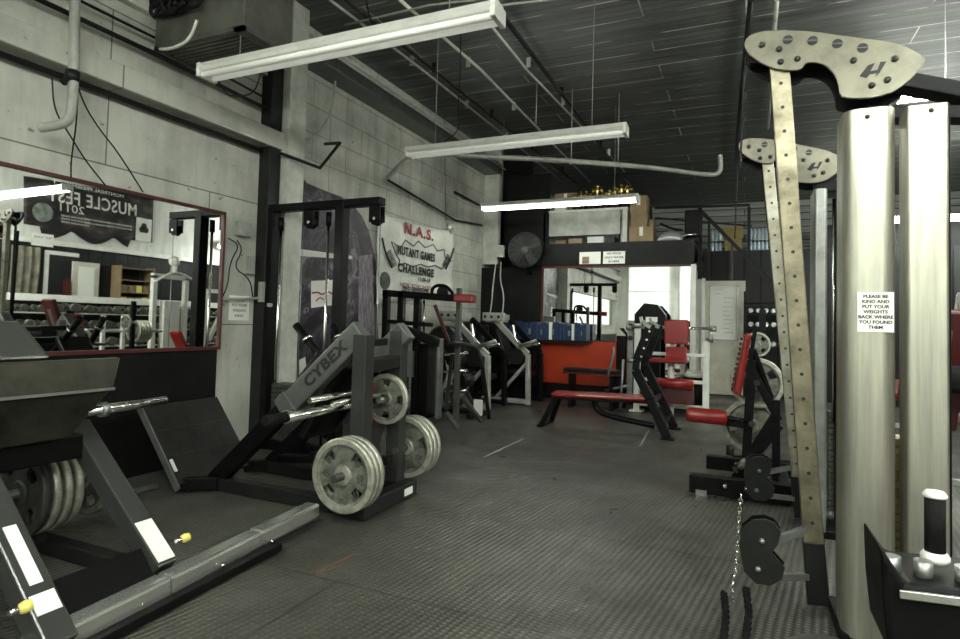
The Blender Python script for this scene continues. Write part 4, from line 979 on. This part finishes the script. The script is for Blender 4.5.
MB().box(-1.08, -.74, 9.18, 9.26, 1.06, 1.42).build('back_pad', RED, t, bevel=.02)
MB().box(-1.05, -.76, 9.16, 9.24, .84, 1.02).build('lower_back_pad', RED, t, bevel=.02)
MB().box(-1.25, -.73, 8.85, 9.2, .79, .85).build('seat_pad', RED, t, bevel=.02)
MB().cyl((-1.25, 8.95, .5), (-.64, 8.95, .5), .07, 16).build('foot_roller', RED, t)
MB().cyl((-.97, 9.0, .5), (-.97, 9.05, .8), .035, 10).build('seat_post', WHITE, t)
MB().beam((-1.5, 9.36, .9), (-.5, 9.36, .9), .05, .05).beam((-1.5, 9.36, .5), (-.5, 9.36, .5), .05, .05).beam((-.97, 9.3, .0), (-.97, 9.3, 1.3), .06, .06).build('cross_rail', WHITE, t, bevel=.005)
MB().box(-1.3, -.65, 9.0, 9.3, .2, .42).build('under_board', REDT, t, bevel=.01)
t = thing('waste_bin', 'black waste bin behind the white press station', 'bin', (-.62, 9.9, 0))
MB().lathe((-.66, 9.75, 0), (0, 0, 1), [(.15, 0), (.19, .55)], 18).build('body', BLACK, t); MB().lathe((-.66, 9.75, .55), (0, 0, 1), [(.2, 0), (.2, .04), (.15, .08)], 18).build('rim', WHITED, t)
t = thing('black_cabinet_machine', 'black boxy machine with a white label behind the bench uprights', 'exercise machine', (-1.35, 9.8, 0))
MB().prism([(-1.6, 9.65, 1.1), (-1.1, 9.65, 1.1), (-1.12, 9.65, 1.5), (-1.25, 9.65, 1.66), (-1.45, 9.65, 1.68), (-1.6, 9.65, 1.5)], (0, .18, 0)).build('hood', BLACK, t, bevel=.01)
MB().box(-1.55, -1.2, 9.7, 9.8, 0, 1.1).build('body', BLACK, t)
MB().box(-1.42, -1.24, 9.645, 9.65, 1.38, 1.46).build('label', PAPER, t)
t = thing('cable_column', 'dark cable column standing left of the bench uprights', 'cable machine', (-1.75, 9.6, 0))
MB().box(-1.86, -1.72, 9.55, 9.7, 0, 1.15).build('column', BLACK, t, bevel=.01)
MB().box(-1.68, -1.58, 9.5, 9.6, .2, 1.4).build('stack_cover', STEELG, t, bevel=.01)
MB().lathe((-1.63, 9.48, 1.3), (0, 1, 0), [(.05, 0), (.05, .03)], 14).lathe((-1.63, 9.48, 1.12), (0, 1, 0), [(.04, 0), (.04, .03)], 14).build('pulley_wheel', INK, t)

# ------------------------------------------------------------------ black plate loaded machine, right
t = thing('plate_loaded_machine', 'black plate loaded leg machine with ribbed red back pad and red roller', 'exercise machine', (.0, 5.4, 0))
DYY = 5.4
def dpx(px, py, yy=DYY): return at(px, py, y=yy)
MB().beam((-.38, 5.0, .085), (.5, 5.0, .085), .09, .14).build('front_base', BLACK, t, bevel=.006)
MB().beam((-.3, 5.85, .085), (.5, 5.85, .085), .09, .12).build('rear_base', BLACK, t, bevel=.006)
MB().beam((.3, 4.98, .08), (.3, 5.9, .08), .08, .1).build('side_base', BLACK, t, bevel=.006)
mb = MB()
for xx in (-.12, .03): mb.ball((xx, 4.945, .1), .02, 8)
for xx in (-.05,): mb.ball((xx, 5.8, .1), .02, 8)
mb.build('bolt', CHROME, t)
MB().box(-.33, -.25, 4.95, 5.02, 0, .045).build('rubber_foot', STEELG, t)
MB().beam(dpx(745, 478), dpx(752, 360), .07, .07).build('upright', BLACK, t, bevel=.005)
MB().beam(dpx(749, 365), dpx(776, 415), .05, .06).beam(dpx(776, 415), dpx(735, 478), .06, .07).beam(dpx(780, 425), dpx(748, 465), .05, .06).beam(dpx(752, 350), dpx(778, 420, 5.7), .05, .05).build('brace', BLACK, t, bevel=.005)
MB().beam(dpx(776, 400), dpx(776, 480), .06, .06).build('rear_upright', BLACK, t, bevel=.005)
a, b_ = dpx(737, 393), dpx(748, 333)
MB().beam(a, b_, .3, .065, up=(1, 0, 0), h2=.05).build('back_pad', RED, t, bevel=.03, seg=3)
mb = MB(); d_ = (b_-a); n_ = V((-1, 0, .1)).normalized()
for k in range(11):
    c = a+d_*(k+.7)/12+n_*.04; mb.cyl(c-V((0, .12, 0)), c+V((0, .12, 0)), .012, 8)
mb.build('pad_rib', REDT, t)
MB().beam(a+V((.06, 0, -.02)), b_+V((.055, 0, .04)), .1, .03, up=(1, 0, 0)).build('pad_bracket', BLACK, t)
p0, p1 = at(686, 414, y=5.25), at(727, 418, y=5.3)
MB().lathe(p0, p1-p0, [(.02, 0), (.055, .005), (.062, .03), (.062, (p1-p0).length-.03), (.055, (p1-p0).length-.005), (.02, (p1-p0).length)], 20).build('roller', RED, t)
MB().cyl(p1, dpx(750, 422), .022, 10).build('roller_arm', BLACK, t)
MB().beam(at(722, 421, y=5.36), at(744, 424, y=5.36), .08, .06).build('roller_bracket', BLACK, t)
MB().cyl(dpx(757, 383, 5.3), dpx(757, 383, 5.95), .025, 12).cyl(dpx(752, 424, 5.3), dpx(752, 424, 5.95), .025, 12).build('weight_horn', DGREY, t)
MB().beam(dpx(735, 470, 5.2), dpx(775, 440, 5.6), .04, .05).build('lever', CHROME, t)
MB().cyl(dpx(730, 455, 5.3), dpx(730, 445, 5.3), .03, 12).build('knob', DGREY, t)
plate(dpx(757, 383, 5.62), (0, -1, 0), .215, 'upper big grey plate on the black machine beside the red back pad', digits='45', spin=.2)
plate(dpx(751, 426, 5.66), (0, -1, 0), .23, 'lower big grey plate on the black machine below the upper one', digits='45', spin=.7)
# storage tree behind with a smaller plate
t = thing('plate_tree', 'black plate storage tree behind the black machine', 'plate rack', (.17, 6.4, 0))
MB().box(.14, .2, 6.4, 6.46, 0, 1.5).box(-.1, .45, 6.38, 6.44, 0, .06).box(.14, .2, 6.1, 6.7, 0, .06).build('frame', BLACK, t, bevel=.004)
MB().cyl((.12, 6.3, 1.16), (.12, 6.45, 1.16), .024, 10).build('horn', STEELG, t)
plate((.12, 6.28, 1.16), (0, -1, 0), .12, 'small grey plate highest on the storage tree behind the black machine', holes=4, th=.03)
# dark shelving with chrome dumbbells, between door and towers
t = thing('dumbbell_shelf', 'dark wire shelf with chrome dumbbells right of the cream door', 'rack', (.35, 11.9, 0))
for xx in (.02, .85):
    MB().box(xx-.02, xx+.02, 11.8, 12.2, 0, 2.0).build('upright', BLACK, t)
for zz in (.5, 1.0, 1.35, 1.6, 1.8): MB().box(.0, .87, 11.8, 12.2, zz-.02, zz).build('shelf', BLACK, t)
def dumbbell(name='dumbbell', r=.055, L=.3, m=IRONDK, mh=CHROME):
    t = thing(name, 'dumbbell', 'dumbbell', (0, 0, 0))
    for s_ in (-1, 1):
        MB().lathe((0, s_*L*.32, r), (0, s_, 0), [(r*.75, 0), (r, .012), (r, L*.16), (r*.75, L*.2)], 16).build('head', m, t)
    MB().cyl((0, -L*.34, r), (0, L*.34, r), r*.27, 10).build('handle', mh, t); return t
d0 = dumbbell('dumbbell', .05, .26, STEELG); cnt = 0
for zz in (1.0, 1.35, 1.6):
    for k in range(6):
        o = d0 if cnt == 0 else copy_tree(d0); cnt += 1
        o.location = (.12+k*.125, 11.95, zz+.001)
        tag(o, 'small chrome dumbbell on the dark shelf right of the cream door', 'dumbbell', 'chrome dumbbells on the dark shelf')

# ------------------------------------------------------------------ cable towers at the right
OUT = [(97, 175), (104, 155), (120, 140), (150, 128), (180, 122), (260, 119), (340, 122), (400, 128), (520, 145), (640, 160), (700, 171), (750, 188), (800, 215), (822, 238), (815, 255), (790, 285), (760, 318), (730, 342), (690, 368), (640, 384), (600, 391), (560, 393), (510, 391), (487, 386), (477, 372), (474, 345), (466, 315), (452, 290), (430, 268), (408, 256), (380, 249), (350, 250), (337, 258), (328, 272), (310, 280), (280, 281), (250, 279), (220, 274), (190, 264), (165, 252), (140, 236), (118, 220), (103, 198)]
def z4(x, y, yy=3.1): return at(720+x/3.992, y/3.994, y=yy)
def tower(label, ox, oy, sc, cx, shroud_m, upr_m, cw=.192, ch=2.25):
    """ox,oy: shift from the near tower; sc: size of the head plate"""
    t = thing('cable_tower', label, 'cable machine', (.34+ox, 3.2+oy, 0))
    piv = z4(250, 270)
    def T(x, y, dy=0):
        p = z4(x, y); q = piv+(p-piv)*sc; return V((q.x+ox-(0 if sc == 1 else .075), q.y+oy+dy, q.z-(0 if sc == 1 else .075)))
    zs = piv.z
    hd = MB().prism([T(x, y) for x, y in OUT], (0, .014, 0)).build('head_plate', ENDPLATE, t, bevel=.003)
    MB().prism([T(x, y, .13)+V((.0, 0, -.02)) for x, y in OUT], (0, .014, 0)).build('rear_head_plate', BLACK, t, bevel=.003)
    mb = MB()
    for x, y in ((168, 180), (236, 197), (242, 248), (310, 236), (533, 243), (698, 236), (606, 342), (668, 320)):
        c = T(x, y, -.002); mb.lathe(c, (0, -1, 0), [(.014, 0), (.014, .006), (.008, .014), (0, .016)], 12)
    mb.build('bolt', IRONDK, hd)
    mb = MB()
    for x, y in ((270, 159), (369, 163), (468, 175), (569, 192)):
        c = T(x, y, -.0015); mb.lathe(c, (0, -1, 0), [(.022*sc, 0), (.022*sc, .001)], 20)
    mb.build('round_opening', INK, hd)
    mb = MB()
    for x, y in ((270, 159), (369, 163), (468, 175), (569, 192)):
        c = T(x, y, -.004); mb.beam(c-V((.02*sc, 0, -.002)), c+V((.02*sc, 0, -.002)), .004, .007)
    mb.build('opening_bar', MGREY, hd)
    # the badge: a slanted H cut from two blocks
    bd = [[(556, 305), (590, 262), (618, 252), (600, 285), (628, 280), (640, 248), (664, 246), (636, 292), (618, 308), (626, 292), (598, 297), (584, 312)],]
    MB().prism([T(x, y, -.003) for x, y in bd[0]], (0, .003, 0)).build('badge', INK, hd)
    # head pulleys between the two plates
    for x, y, r in ((150, 200, .05), (560, 300, .06), (420, 200, .045)):
        c = T(x, y, .03); MB().lathe(c, (0, 1, 0), [(r, 0), (r-.012, .02), (r-.012, .05), (r, .07)], 20).build('pulley', BLACK, t)
    # perforated upright, leaning
    top = T(240, 262, .05)+V((0 if sc == 1 else .05, 0, 0)); bot = V((.33+ox, 3.25+oy, .02)) if sc == 1 else V((.375, 3.25+oy, .02))
    d_ = (top-bot).normalized()
    MB().beam(bot.lerp(top, .11), top+d_*.06, .055, .085*(.85 if sc < 1 else 1), up=(1, 0, 0)).build('upright', upr_m, t, bevel=.004)
    MB().beam(bot, bot.lerp(top, .115), .06, .09, up=(1, 0, 0)).build('upright_foot', DGREY, t, bevel=.006)
    mb = MB(); n = 19
    for k in range(n):
        c = bot.lerp(top, .15+.82*k/(n-1)); mb.cyl(c+V((0, -.0285, 0)), c+V((0, -.0265, 0)), .0085, 12)
    mb.build('pin_hole', INK, t)
    MB().cyl(bot+V((-.02, .1, .05)), top+V((-.03, .08, 0)), .012, 8).build('cable', CABLE, t)
    MB().beam(bot+V((.05, .14, 0)), top+V((.02, .14, -.1)), .03, .025, up=(1, 0, 0)).build('rear_tube', BLACK, t, bevel=.004)
    # carriage ball and cable end at the top left
    c = T(110, 205, .06); MB().tube([c+V((.03, 0, .02)), c+V((-.015, 0, 0)), c+V((-.02, 0, -.3)), c+V((-.03, 0, -.62))], .005, 6, 1).build('hanging_cable', CABLE, t)
    # low pulley bracket: kidney plates
    kb = [(739, 545), (742, 528), (752, 520), (765, 519), (775, 523), (781, 532), (778, 545), (772, 553), (778, 560), (785, 568), (782, 580), (770, 586), (756, 584), (744, 572)]
    ko = V((ox+(-.0 if sc == 1 else .01), oy, 0))
    def K(px, py, dy=0): q = at(px, py, y=3.12); return q+ko+V((0, dy, 0)) if sc == 1 else V((q.x*1.0+ko.x-.01, q.y+oy+dy, q.z+.02))
    kp = MB().prism([K(a, c_) for a, c_ in kb], (0, .012, 0)).build('low_pulley_plate', DGREY, t, bevel=.002)
    MB().prism([K(a, c_, .07) for a, c_ in kb], (0, .012, 0)).build('rear_pulley_plate', BLACK, t)
    MB().ball(K(762, 541, -.004), .014, 10).ball(K(758, 569, -.004), .014, 10).build('bolt', STEELG, kp)
    MB().lathe(K(762, 541, .015), (0, 1, 0), [(.045, 0), (.035, .02), (.045, .05)], 18).lathe(K(758, 566, .015), (0, 1, 0), [(.04, 0), (.03, .02), (.04, .05)], 18).build('low_pulley', BLACK, t)
    MB().beam(K(772, 545, .04), bot.lerp(top, .14), .03, .03).beam(K(775, 580, .04), bot.lerp(top, .05), .03, .03).build('bracket_arm', STEELG, t)
    # weight stack shrouds
    x0 = cx; yy = 2.9+oy
    def rr(xa, xb, ya, yb, r, n=6):
        o = []
        for (mx, my, a0) in ((xa+r, ya+r, 180), (xb-r, ya+r, 270), (xb-r, yb-r, 0), (xa+r, yb-r, 90)):
            for k in range(n+1):
                a = math.radians(a0+90*k/n); o.append((mx+r*math.cos(a), my+r*math.sin(a)))
        return o
    o = rr(x0, x0+cw, yy, yy+.26, .06 if cw > .1 else .02, 14)
    m_ = MB().prism([(a, c_, .04) for a, c_ in o], (0, 0, ch-.04))
    m_.build('shroud', shroud_m, t, bevel=.003)
    MB().box(x0-.01, x0+cw+.19, yy+.01, yy+.4, 0, .05).build('base_plate', BLACK, t, bevel=.006)
    return t, T, K, (x0, yy)
T1, TT, KK, (tx, ty) = tower('near cable tower with big brushed shroud carrying a printed note', 0, 0, 1.0, .385, SHROUD, NICKEL)
# second shroud, stack and frame of the near tower
def rr(xa, xb, ya, yb, r, n=6):
    o = []
    for (mx, my, a0) in ((xa+r, ya+r, 180), (xb-r, ya+r, 270), (xb-r, yb-r, 0), (xa+r, yb-r, 90)):
        for k in range(n+1):
            a = math.radians(a0+90*k/n); o.append((mx+r*math.cos(a), my+r*math.sin(a)))
    return o
MB().prism([(a, c_, .04) for a, c_ in rr(.609, .748, 2.9, 3.05, .012)], (0, 0, 2.2)).build('side_shroud', SHROUD, T1, bevel=.003)
mb = MB()
for k in range(20): mb.box(.54, .68, 3.17, 3.27, .1+k*.037, .131+k*.037)
mb.build('weight_stack', mat('worn_brass_stack', (.35, .3, .17), .4, .6, noise=.4), T1, bevel=.002)
MB().cyl((.592, 3.2, .1), (.592, 3.2, 2.3), .008, 8).build('guide_rod', CHROME, T1)
MB().beam((.5, 3.16, 2.3), (1.0, 3.16, 2.24), .1, .06).box(.752, .775, 2.98, 3.1, 0, 2.26).build('rear_frame', BLACK, T1, bevel=.006)
MB().beam(TT(700, 300, .07), (1.1, 3.25, 2.3), .1, .07).build('head_arm', BLACK, T1, bevel=.006)
mb = MB()
for c in ((.47, 2.898, 2.21), (.69, 2.898, 2.21)): mb.ball(c, .01, 8)
mb.build('shroud_bolt', IRONDK, T1)
pc = at(875.5, 312, y=2.896)
sheet('printed_note', pc, (1, 0, 0), (0, 0, 1), .128, .165, PAPER, 'white printed note stuck on the big brushed metal shroud', 'note', ('PLEASE BE', 'KIND AND', 'PUT YOUR', 'WEIGHTS', 'BACK WHERE', 'YOU FOUND', 'THEM'), .0185, lead=.0213, sx=1.05, thick=.001, bold=.0006)
T2, TT2, KK2, _ = tower('second cable tower standing behind the near one', .02, 1.42, .9, .41, STEELG, PALEN, .075, 2.22)
MB().box(.56, .6, 4.55, 4.6, 0, 2.3).box(.43, .62, 4.56, 4.62, 2.25, 2.32).build('rear_frame', BLACK, T2, bevel=.004)
mb = MB()
for k in range(18): mb.box(.53, .66, 4.62, 4.72, .1+k*.037, .131+k*.037)
mb.build('weight_stack', IRON, T2, bevel=.002)
for k in range(2): MB().cyl((.55+k*.05, 4.58, .7), (.55+k*.05, 4.58, 2.2), .009, 8).build('guide_rod', CHROME, T2)
# chain and rope beside the near tower
t = thing('hanging_chain', 'steel chain running down to the floor beside the near cable tower', 'chain', at(740, 600, y=3.05))
ch = [at(a, c, y=3.08) for a, c in [(741, 497), (739, 515), (738, 535), (737, 555), (735, 572), (732, 588), (733, 600)]]
mb = MB()
tot = 26
for k in range(tot):
    f = k/(tot-1)*(len(ch)-1); i = min(int(f), len(ch)-2); p = ch[i].lerp(ch[i+1], f-i); d_ = (ch[i+1]-ch[i]).normalized()
    sd = V((1, 0, 0)) if k % 2 else V((0, 1, 0))
    mb.tube([p+d_*.013*math.cos(a*math.pi/5)+sd*.008*math.sin(a*math.pi/5) for a in range(11)], .003, 5)
mb.build('links', CHROME, t)
for q, lb in (([(724, 592), (726, 606), (724, 625), (720, 650)], 'left'), ([(746, 588), (749, 606), (746, 625), (742, 650)], 'right')):
    pts = [at(*q[0], y=3.0), at(q[1][0], 613, z=.035), at(q[2][0], 640, z=.012), at(q[3][0], 685, z=.012)]
    t = thing('hanging_rope', lb+' black braided rope hanging beside the near cable tower', 'rope', pts[-1])
    mb = MB()
    for ph in (0, 2.1, 4.2):
        path = []
        for k in range(41):
            f = k/40*3; i = min(int(f), 2); p = pts[i].lerp(pts[i+1], f-i); a = ph+k*.7
            path.append(p+V((.009*math.cos(a), .009*math.sin(a), 0)))
        mb.tube(path, .009, 6)
    mb.build('strands', FOAM, t)
tag(MB().lathe((.33, 2.75, 0), (0, 0, 1), [(.17, 0), (.17, .02), (.15, .035), (.0, .04)], 32).build('floor_disc', STEELG), 'round steel disc on the floor at the foot of the near tower', 'disc')

# machine at the lower right corner
t = thing('corner_machine', 'dark machine part with a highlight strip in the lower right corner', 'exercise machine', (.6, 2.2, 0))
MB().prism([(x, 2.12, z) for x, z in ((.40, .35), (.95, .35), (.95, .6), (.44, .57), (.38, .66), (.385, .5))], (0, .3, 0)).build('seat_frame', BLACK, t, bevel=.015)
MB().beam((.42, 2.1, .545), (.95, 2.1, .575), .012, .025).build('highlight_strip', CHROME, t, bevel=.003)  # pale strip added to imitate the whitish reflection along the glossy top
MB().box(.43, .9, 2.14, 2.4, .22, .36).build('seat_pad', VINYLK, t, bevel=.03)
MB().box(.55, .63, 2.2, 2.28, 0, .24).box(.4, .9, 2.2, 2.3, 0, .05).build('pedestal', DGREY, t, bevel=.006)
hp = at(935, 552, y=2.25)
MB().cyl((hp.x, 2.25, hp.z), (hp.x, 2.25, hp.z+.17), .027, 20).build('foam_grip', FOAM, t)
MB().lathe((hp.x, 2.25, hp.z-.03), (0, 0, 1), [(.032, 0), (.038, .01), (.038, .02), (.029, .032)], 20).lathe((hp.x, 2.25, hp.z+.165), (0, 0, 1), [(.029, 0), (.033, .008), (.025, .02), (0, .022)], 20).build('grip_ring', WHITE, t)
for xx in (.42, .5, .6): MB().cyl((xx, 2.2, .56), (xx, 2.2, .62), .025, 12).build('peg', STEELG, t)

# ------------------------------------------------------------------ dumbbell side of the room (seen in the mirror)
t = thing('dumbbell_rack', 'long three tier white dumbbell rack along the right wall', 'rack', (3.65, 8, 0))
for k in range(5):
    yy = 3.6+k*2.1
    MB().box(3.905, 3.965, yy-.03, yy+.03, 0, 1.4).beam((3.93, yy, .04), (3.3, yy, .04), .06, .06).build('upright', WHITE, t)
for zz, xx in ((1.27, 3.75), (.95, 3.6), (.6, 3.45)):
    MB().beam((xx, 3.5, zz), (xx, 12.1, zz), .3, .025).build('tier', WHITED, t)
d1 = dumbbell('dumbbell', .09, .36, mat('worn_dumbbell_iron', (.12, .12, .1), .3, .6, noise=.4)); cnt = 0
for i in d1.children: pass
for nm, zz, xx in (('top', 1.27, 3.75), ('middle', .95, 3.6), ('bottom', .6, 3.45)):
    for k in range(28):
        o = d1 if cnt == 0 else copy_tree(d1); cnt += 1
        o.location = (xx, 3.7+k*.3, zz+.014); o.rotation_euler = (0, 0, math.radians(90))
        s_ = .8+.3*random.random(); o.scale = (s_, s_, s_)
        tag(o, 'round dark dumbbell on the '+nm+' tier of the long rack seen in the mirror', 'dumbbell', nm+' tier dumbbells')
def rw(px, py, x=XR): q = at(px, py, x=-8.86-x); return V((x, q.y, q.z))
a, b_ = rw(44, 252), rw(70, 312)
t = thing('doorway_frame', 'white framed dark doorway on the right wall seen in the mirror', 'door frame', (XR-.02, (a.y+b_.y)/2, 0))
zt = 2.5
MB().box(XR-.03, XR-.002, a.y, a.y+.08, 0, zt).box(XR-.03, XR-.002, a.y, b_.y+.1, zt, zt+.08).build('casing', WHITE, t)
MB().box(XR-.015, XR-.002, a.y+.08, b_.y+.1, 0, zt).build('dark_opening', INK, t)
MB().box(XR-.2, XR-.1, b_.y-.25, b_.y-.15, 0, 2.0).build('red_curtain', REDT, t)
a, b_ = rw(70, 258), rw(94, 310)
t = thing('open_door', 'cream open door with paper chart seen in the mirror', 'door', (XR-.1, (a.y+b_.y)/2, 0))
MB().box(XR-.1, XR-.055, a.y, b_.y, .02, 2.4).build('leaf', CREAM, t)
MB().box(XR-.106, XR-.1, a.y+.12, b_.y-.1, 1.55, 2.3).build('chart', PAPER, t)
a = rw(42, 218); sheet('door_sign', (XR-.04, a.y, 2.78), (0, -1, 0), (0, 0, 1), .42, .26, PAPER, 'white lettered sign over the doorway seen in the mirror', 'sign', ('PUT YOUR', 'WEIGHTS AWAY'), .07)
a, b_ = rw(8, 225), rw(33, 300)
o = MB().grid(lambda u, v: (XR-.12-.05*math.sin(u*22)-.03*math.sin(v*9), a.y+(b_.y-a.y)*u, .3+2.3*v), 30, 10).build('tan_drape', TAN, solid=.01)
tag(o, 'rumpled tan drape hanging left of the mirrored doorway', 'drape')
t = thing('supply_shelf', 'wooden supply shelf with yellow and brown boxes seen in the mirror', 'shelf', (XR-.2, 9.35, 0))
for k in range(4): MB().box(XR-.35, XR-.02, 8.95, 9.75, 1.5+k*.28, 1.52+k*.28).build('board', CARD, t)
MB().box(XR-.35, XR-.02, 8.92, 8.95, 0, 2.4).box(XR-.35, XR-.02, 9.75, 9.78, 0, 2.4).build('side', CARD, t)
for k in range(8):
    tag(MB().box(XR-.3, XR-.1, 9.0+(k % 4)*.18, 9.13+(k % 4)*.18, 1.521+(k//4)*.28, 1.68+(k//4)*.28).build('supply_box', YELL if k % 3 == 0 else CARD), 'small carton on the wooden supply shelf seen in the mirror', 'box', 'cartons on the supply shelf')
# white machines in front of that wall
t = thing('white_cable_machine', 'white cable machine with a light weight stack seen in the mirror', 'cable machine', (3.0, 9.2, 0))
for yy in (8.9, 9.7):
    MB().box(2.95, 3.05, yy-.05, yy+.05, 0, 2.15).build('post', WHITE, t)
MB().box(2.95, 3.05, 8.85, 9.75, 2.1, 2.2).build('top_beam', WHITE, t)
MB().box(2.9, 3.05, 9.1, 9.5, .2, 1.6).build('stack_cover', WHITE, t)
MB().tube([(2.7, 8.7, 2.0), (2.7, 9.2, 2.3), (2.7, 9.9, 2.0)], .025, 8, 2).build('pull_bar', WHITE, t)
MB().ball((2.9, 9.3, 2.5), .12).cyl((2.9, 9.3, 2.2), (2.9, 9.3, 2.45), .08, 12, .05).build('figure', WHITE, t)
t = thing('white_press_machine', 'white framed press machine with red pads seen in the mirror', 'exercise machine', (3.0, 10.8, 0))
MB().path([(3, 10.2, .03), (3, 10.3, 1.9), (3, 11.1, 1.9), (3, 11.6, .9)], .09, .09).beam((3, 11.0, 1.8), (3, 10.4, .7), .09, .09).beam((3, 10.2, .05), (3, 11.7, .05), .09, .09).build('frame', WHITE, t)
MB().beam((2.85, 11.0, 1.0), (2.85, 10.8, 1.6), .3, .1, up=(0, 1, 0)).build('back_pad', RED, t, bevel=.02)
MB().box(2.65, 3.0, 10.9, 11.4, .5, .6).build('seat', RED, t, bevel=.02)
# plate tree and red incline bench in the middle right
t = thing('white_plate_rack', 'white post plate rack seen in the wall mirror', 'plate rack', (2.3, 7.9, 0))
for yy in (7.35, 7.75):
    MB().box(2.27, 2.33, yy-.03, yy+.03, 0, 1.25).build('post', WHITE, t)
MB().cyl((2.3, 7.3, .95), (2.3, 8.6, .95), .025, 10).build('bar', STEELG, t)
MB().box(2.1, 2.5, 7.3, 7.8, 0, .06).build('base', WHITE, t)
for k in range(5): plate((2.3, 7.98+k*.06, .95), (0, -1, 0), .22, 'big pale plate in the row on the white plate rack seen in the mirror', group='plates on the white rack', m=IRON)
t = thing('red_incline_bench', 'red padded incline bench seen in the wall mirror', 'weight bench', (1.9, 9.4, 0))
MB().beam((1.9, 9.0, .5), (1.9, 10.0, .62), .3, .09).beam((1.9, 8.85, .5), (1.9, 8.6, .95), .3, .09).build('pad', RED, t, bevel=.03)
MB().beam((1.9, 8.8, .4), (1.9, 8.8, 0), .06, .06).beam((1.9, 9.9, .55), (1.9, 9.9, 0), .06, .06).beam((1.6, 8.8, .03), (2.2, 8.8, .03), .06, .06).beam((1.6, 9.9, .03), (2.2, 9.9, .03), .06, .06).build('frame', WHITE, t)
t = thing('preacher_bench', 'bench with upright red backed pad on a pale post, seen in the mirror', 'weight bench', (-.6, 3.4, 0)) if False else None
t = thing('tilted_bench', 'tilted red topped pad on grey post seen in the wall mirror left of the rack', 'weight bench', (1.5, 5.9, 0))
MB().beam((1.5, 6.25, .5), (1.5, 5.9, 1.5), .3, .08, up=(0, 1, 0)).build('pad', REDT, t, bevel=.02)
MB().beam((1.5, 6.45, .02), (1.5, 5.95, 1.35), .09, .09).beam((1.2, 6.4, .03), (1.8, 6.4, .03), .07, .06).build('post', STEELG, t, bevel=.006)
MB().cyl((1.25, 5.8, .95), (1.8, 5.8, .95), .11, 18).build('roller', FOAM, t)
# roll-up door and pictures on the wall behind the camera (seen in the back mirror)
t = thing('roll_up_door', 'cream roll up door on the wall behind the camera, seen in the back mirror', 'door', (1.5, YN+.03, 0))
MB().box(-.6, 1.0, YN+.002, YN+.04, 0, 2.6).build('curtain', CREAM, t)
mb = MB()
for k in range(12): mb.box(-.6, 1.0, YN+.04, YN+.05, .1+k*.2, .12+k*.2)
mb.build('slat', WHITED, t)
MB().box(-.7, 1.1, YN+.002, YN+.07, 2.6, 2.7).box(-.7, -.6, YN+.002, YN+.07, 0, 2.6).box(1.0, 1.1, YN+.002, YN+.07, 0, 2.6).build('frame', CARD, t)

# ------------------------------------------------------------------ marks on the floor
for q, w_, m, lb in ((((484, 457), (523, 439)), .02, mat('chalk_tape', (.38, .38, .33), .8), 'long worn white tape line on the floor mats'),
                 (((315, 573), (353, 555)), .012, mat('faded_red_mark', (.16, .07, .03), .8), 'faint rusty streak on the floor in the foreground'),
                 (((640, 446), (649, 430)), .02, MATS['chalk_tape'], 'short chalk mark under the bench')):
    a, b_ = at(*q[0], z=.001), at(*q[1], z=.001)
    tag(MB().beam(a, b_, w_, .002).build('floor_mark', m), lb, 'floor mark')
# loose debris by the pilaster
tag(MB().ball((-4.3, 4.3, .036), .05, 8, .7).ball((-4.24, 4.25, .029), .035, 8, .8).build('crumpled_rag', TAN), 'small crumpled rag on the floor at the wall foot', 'rag')
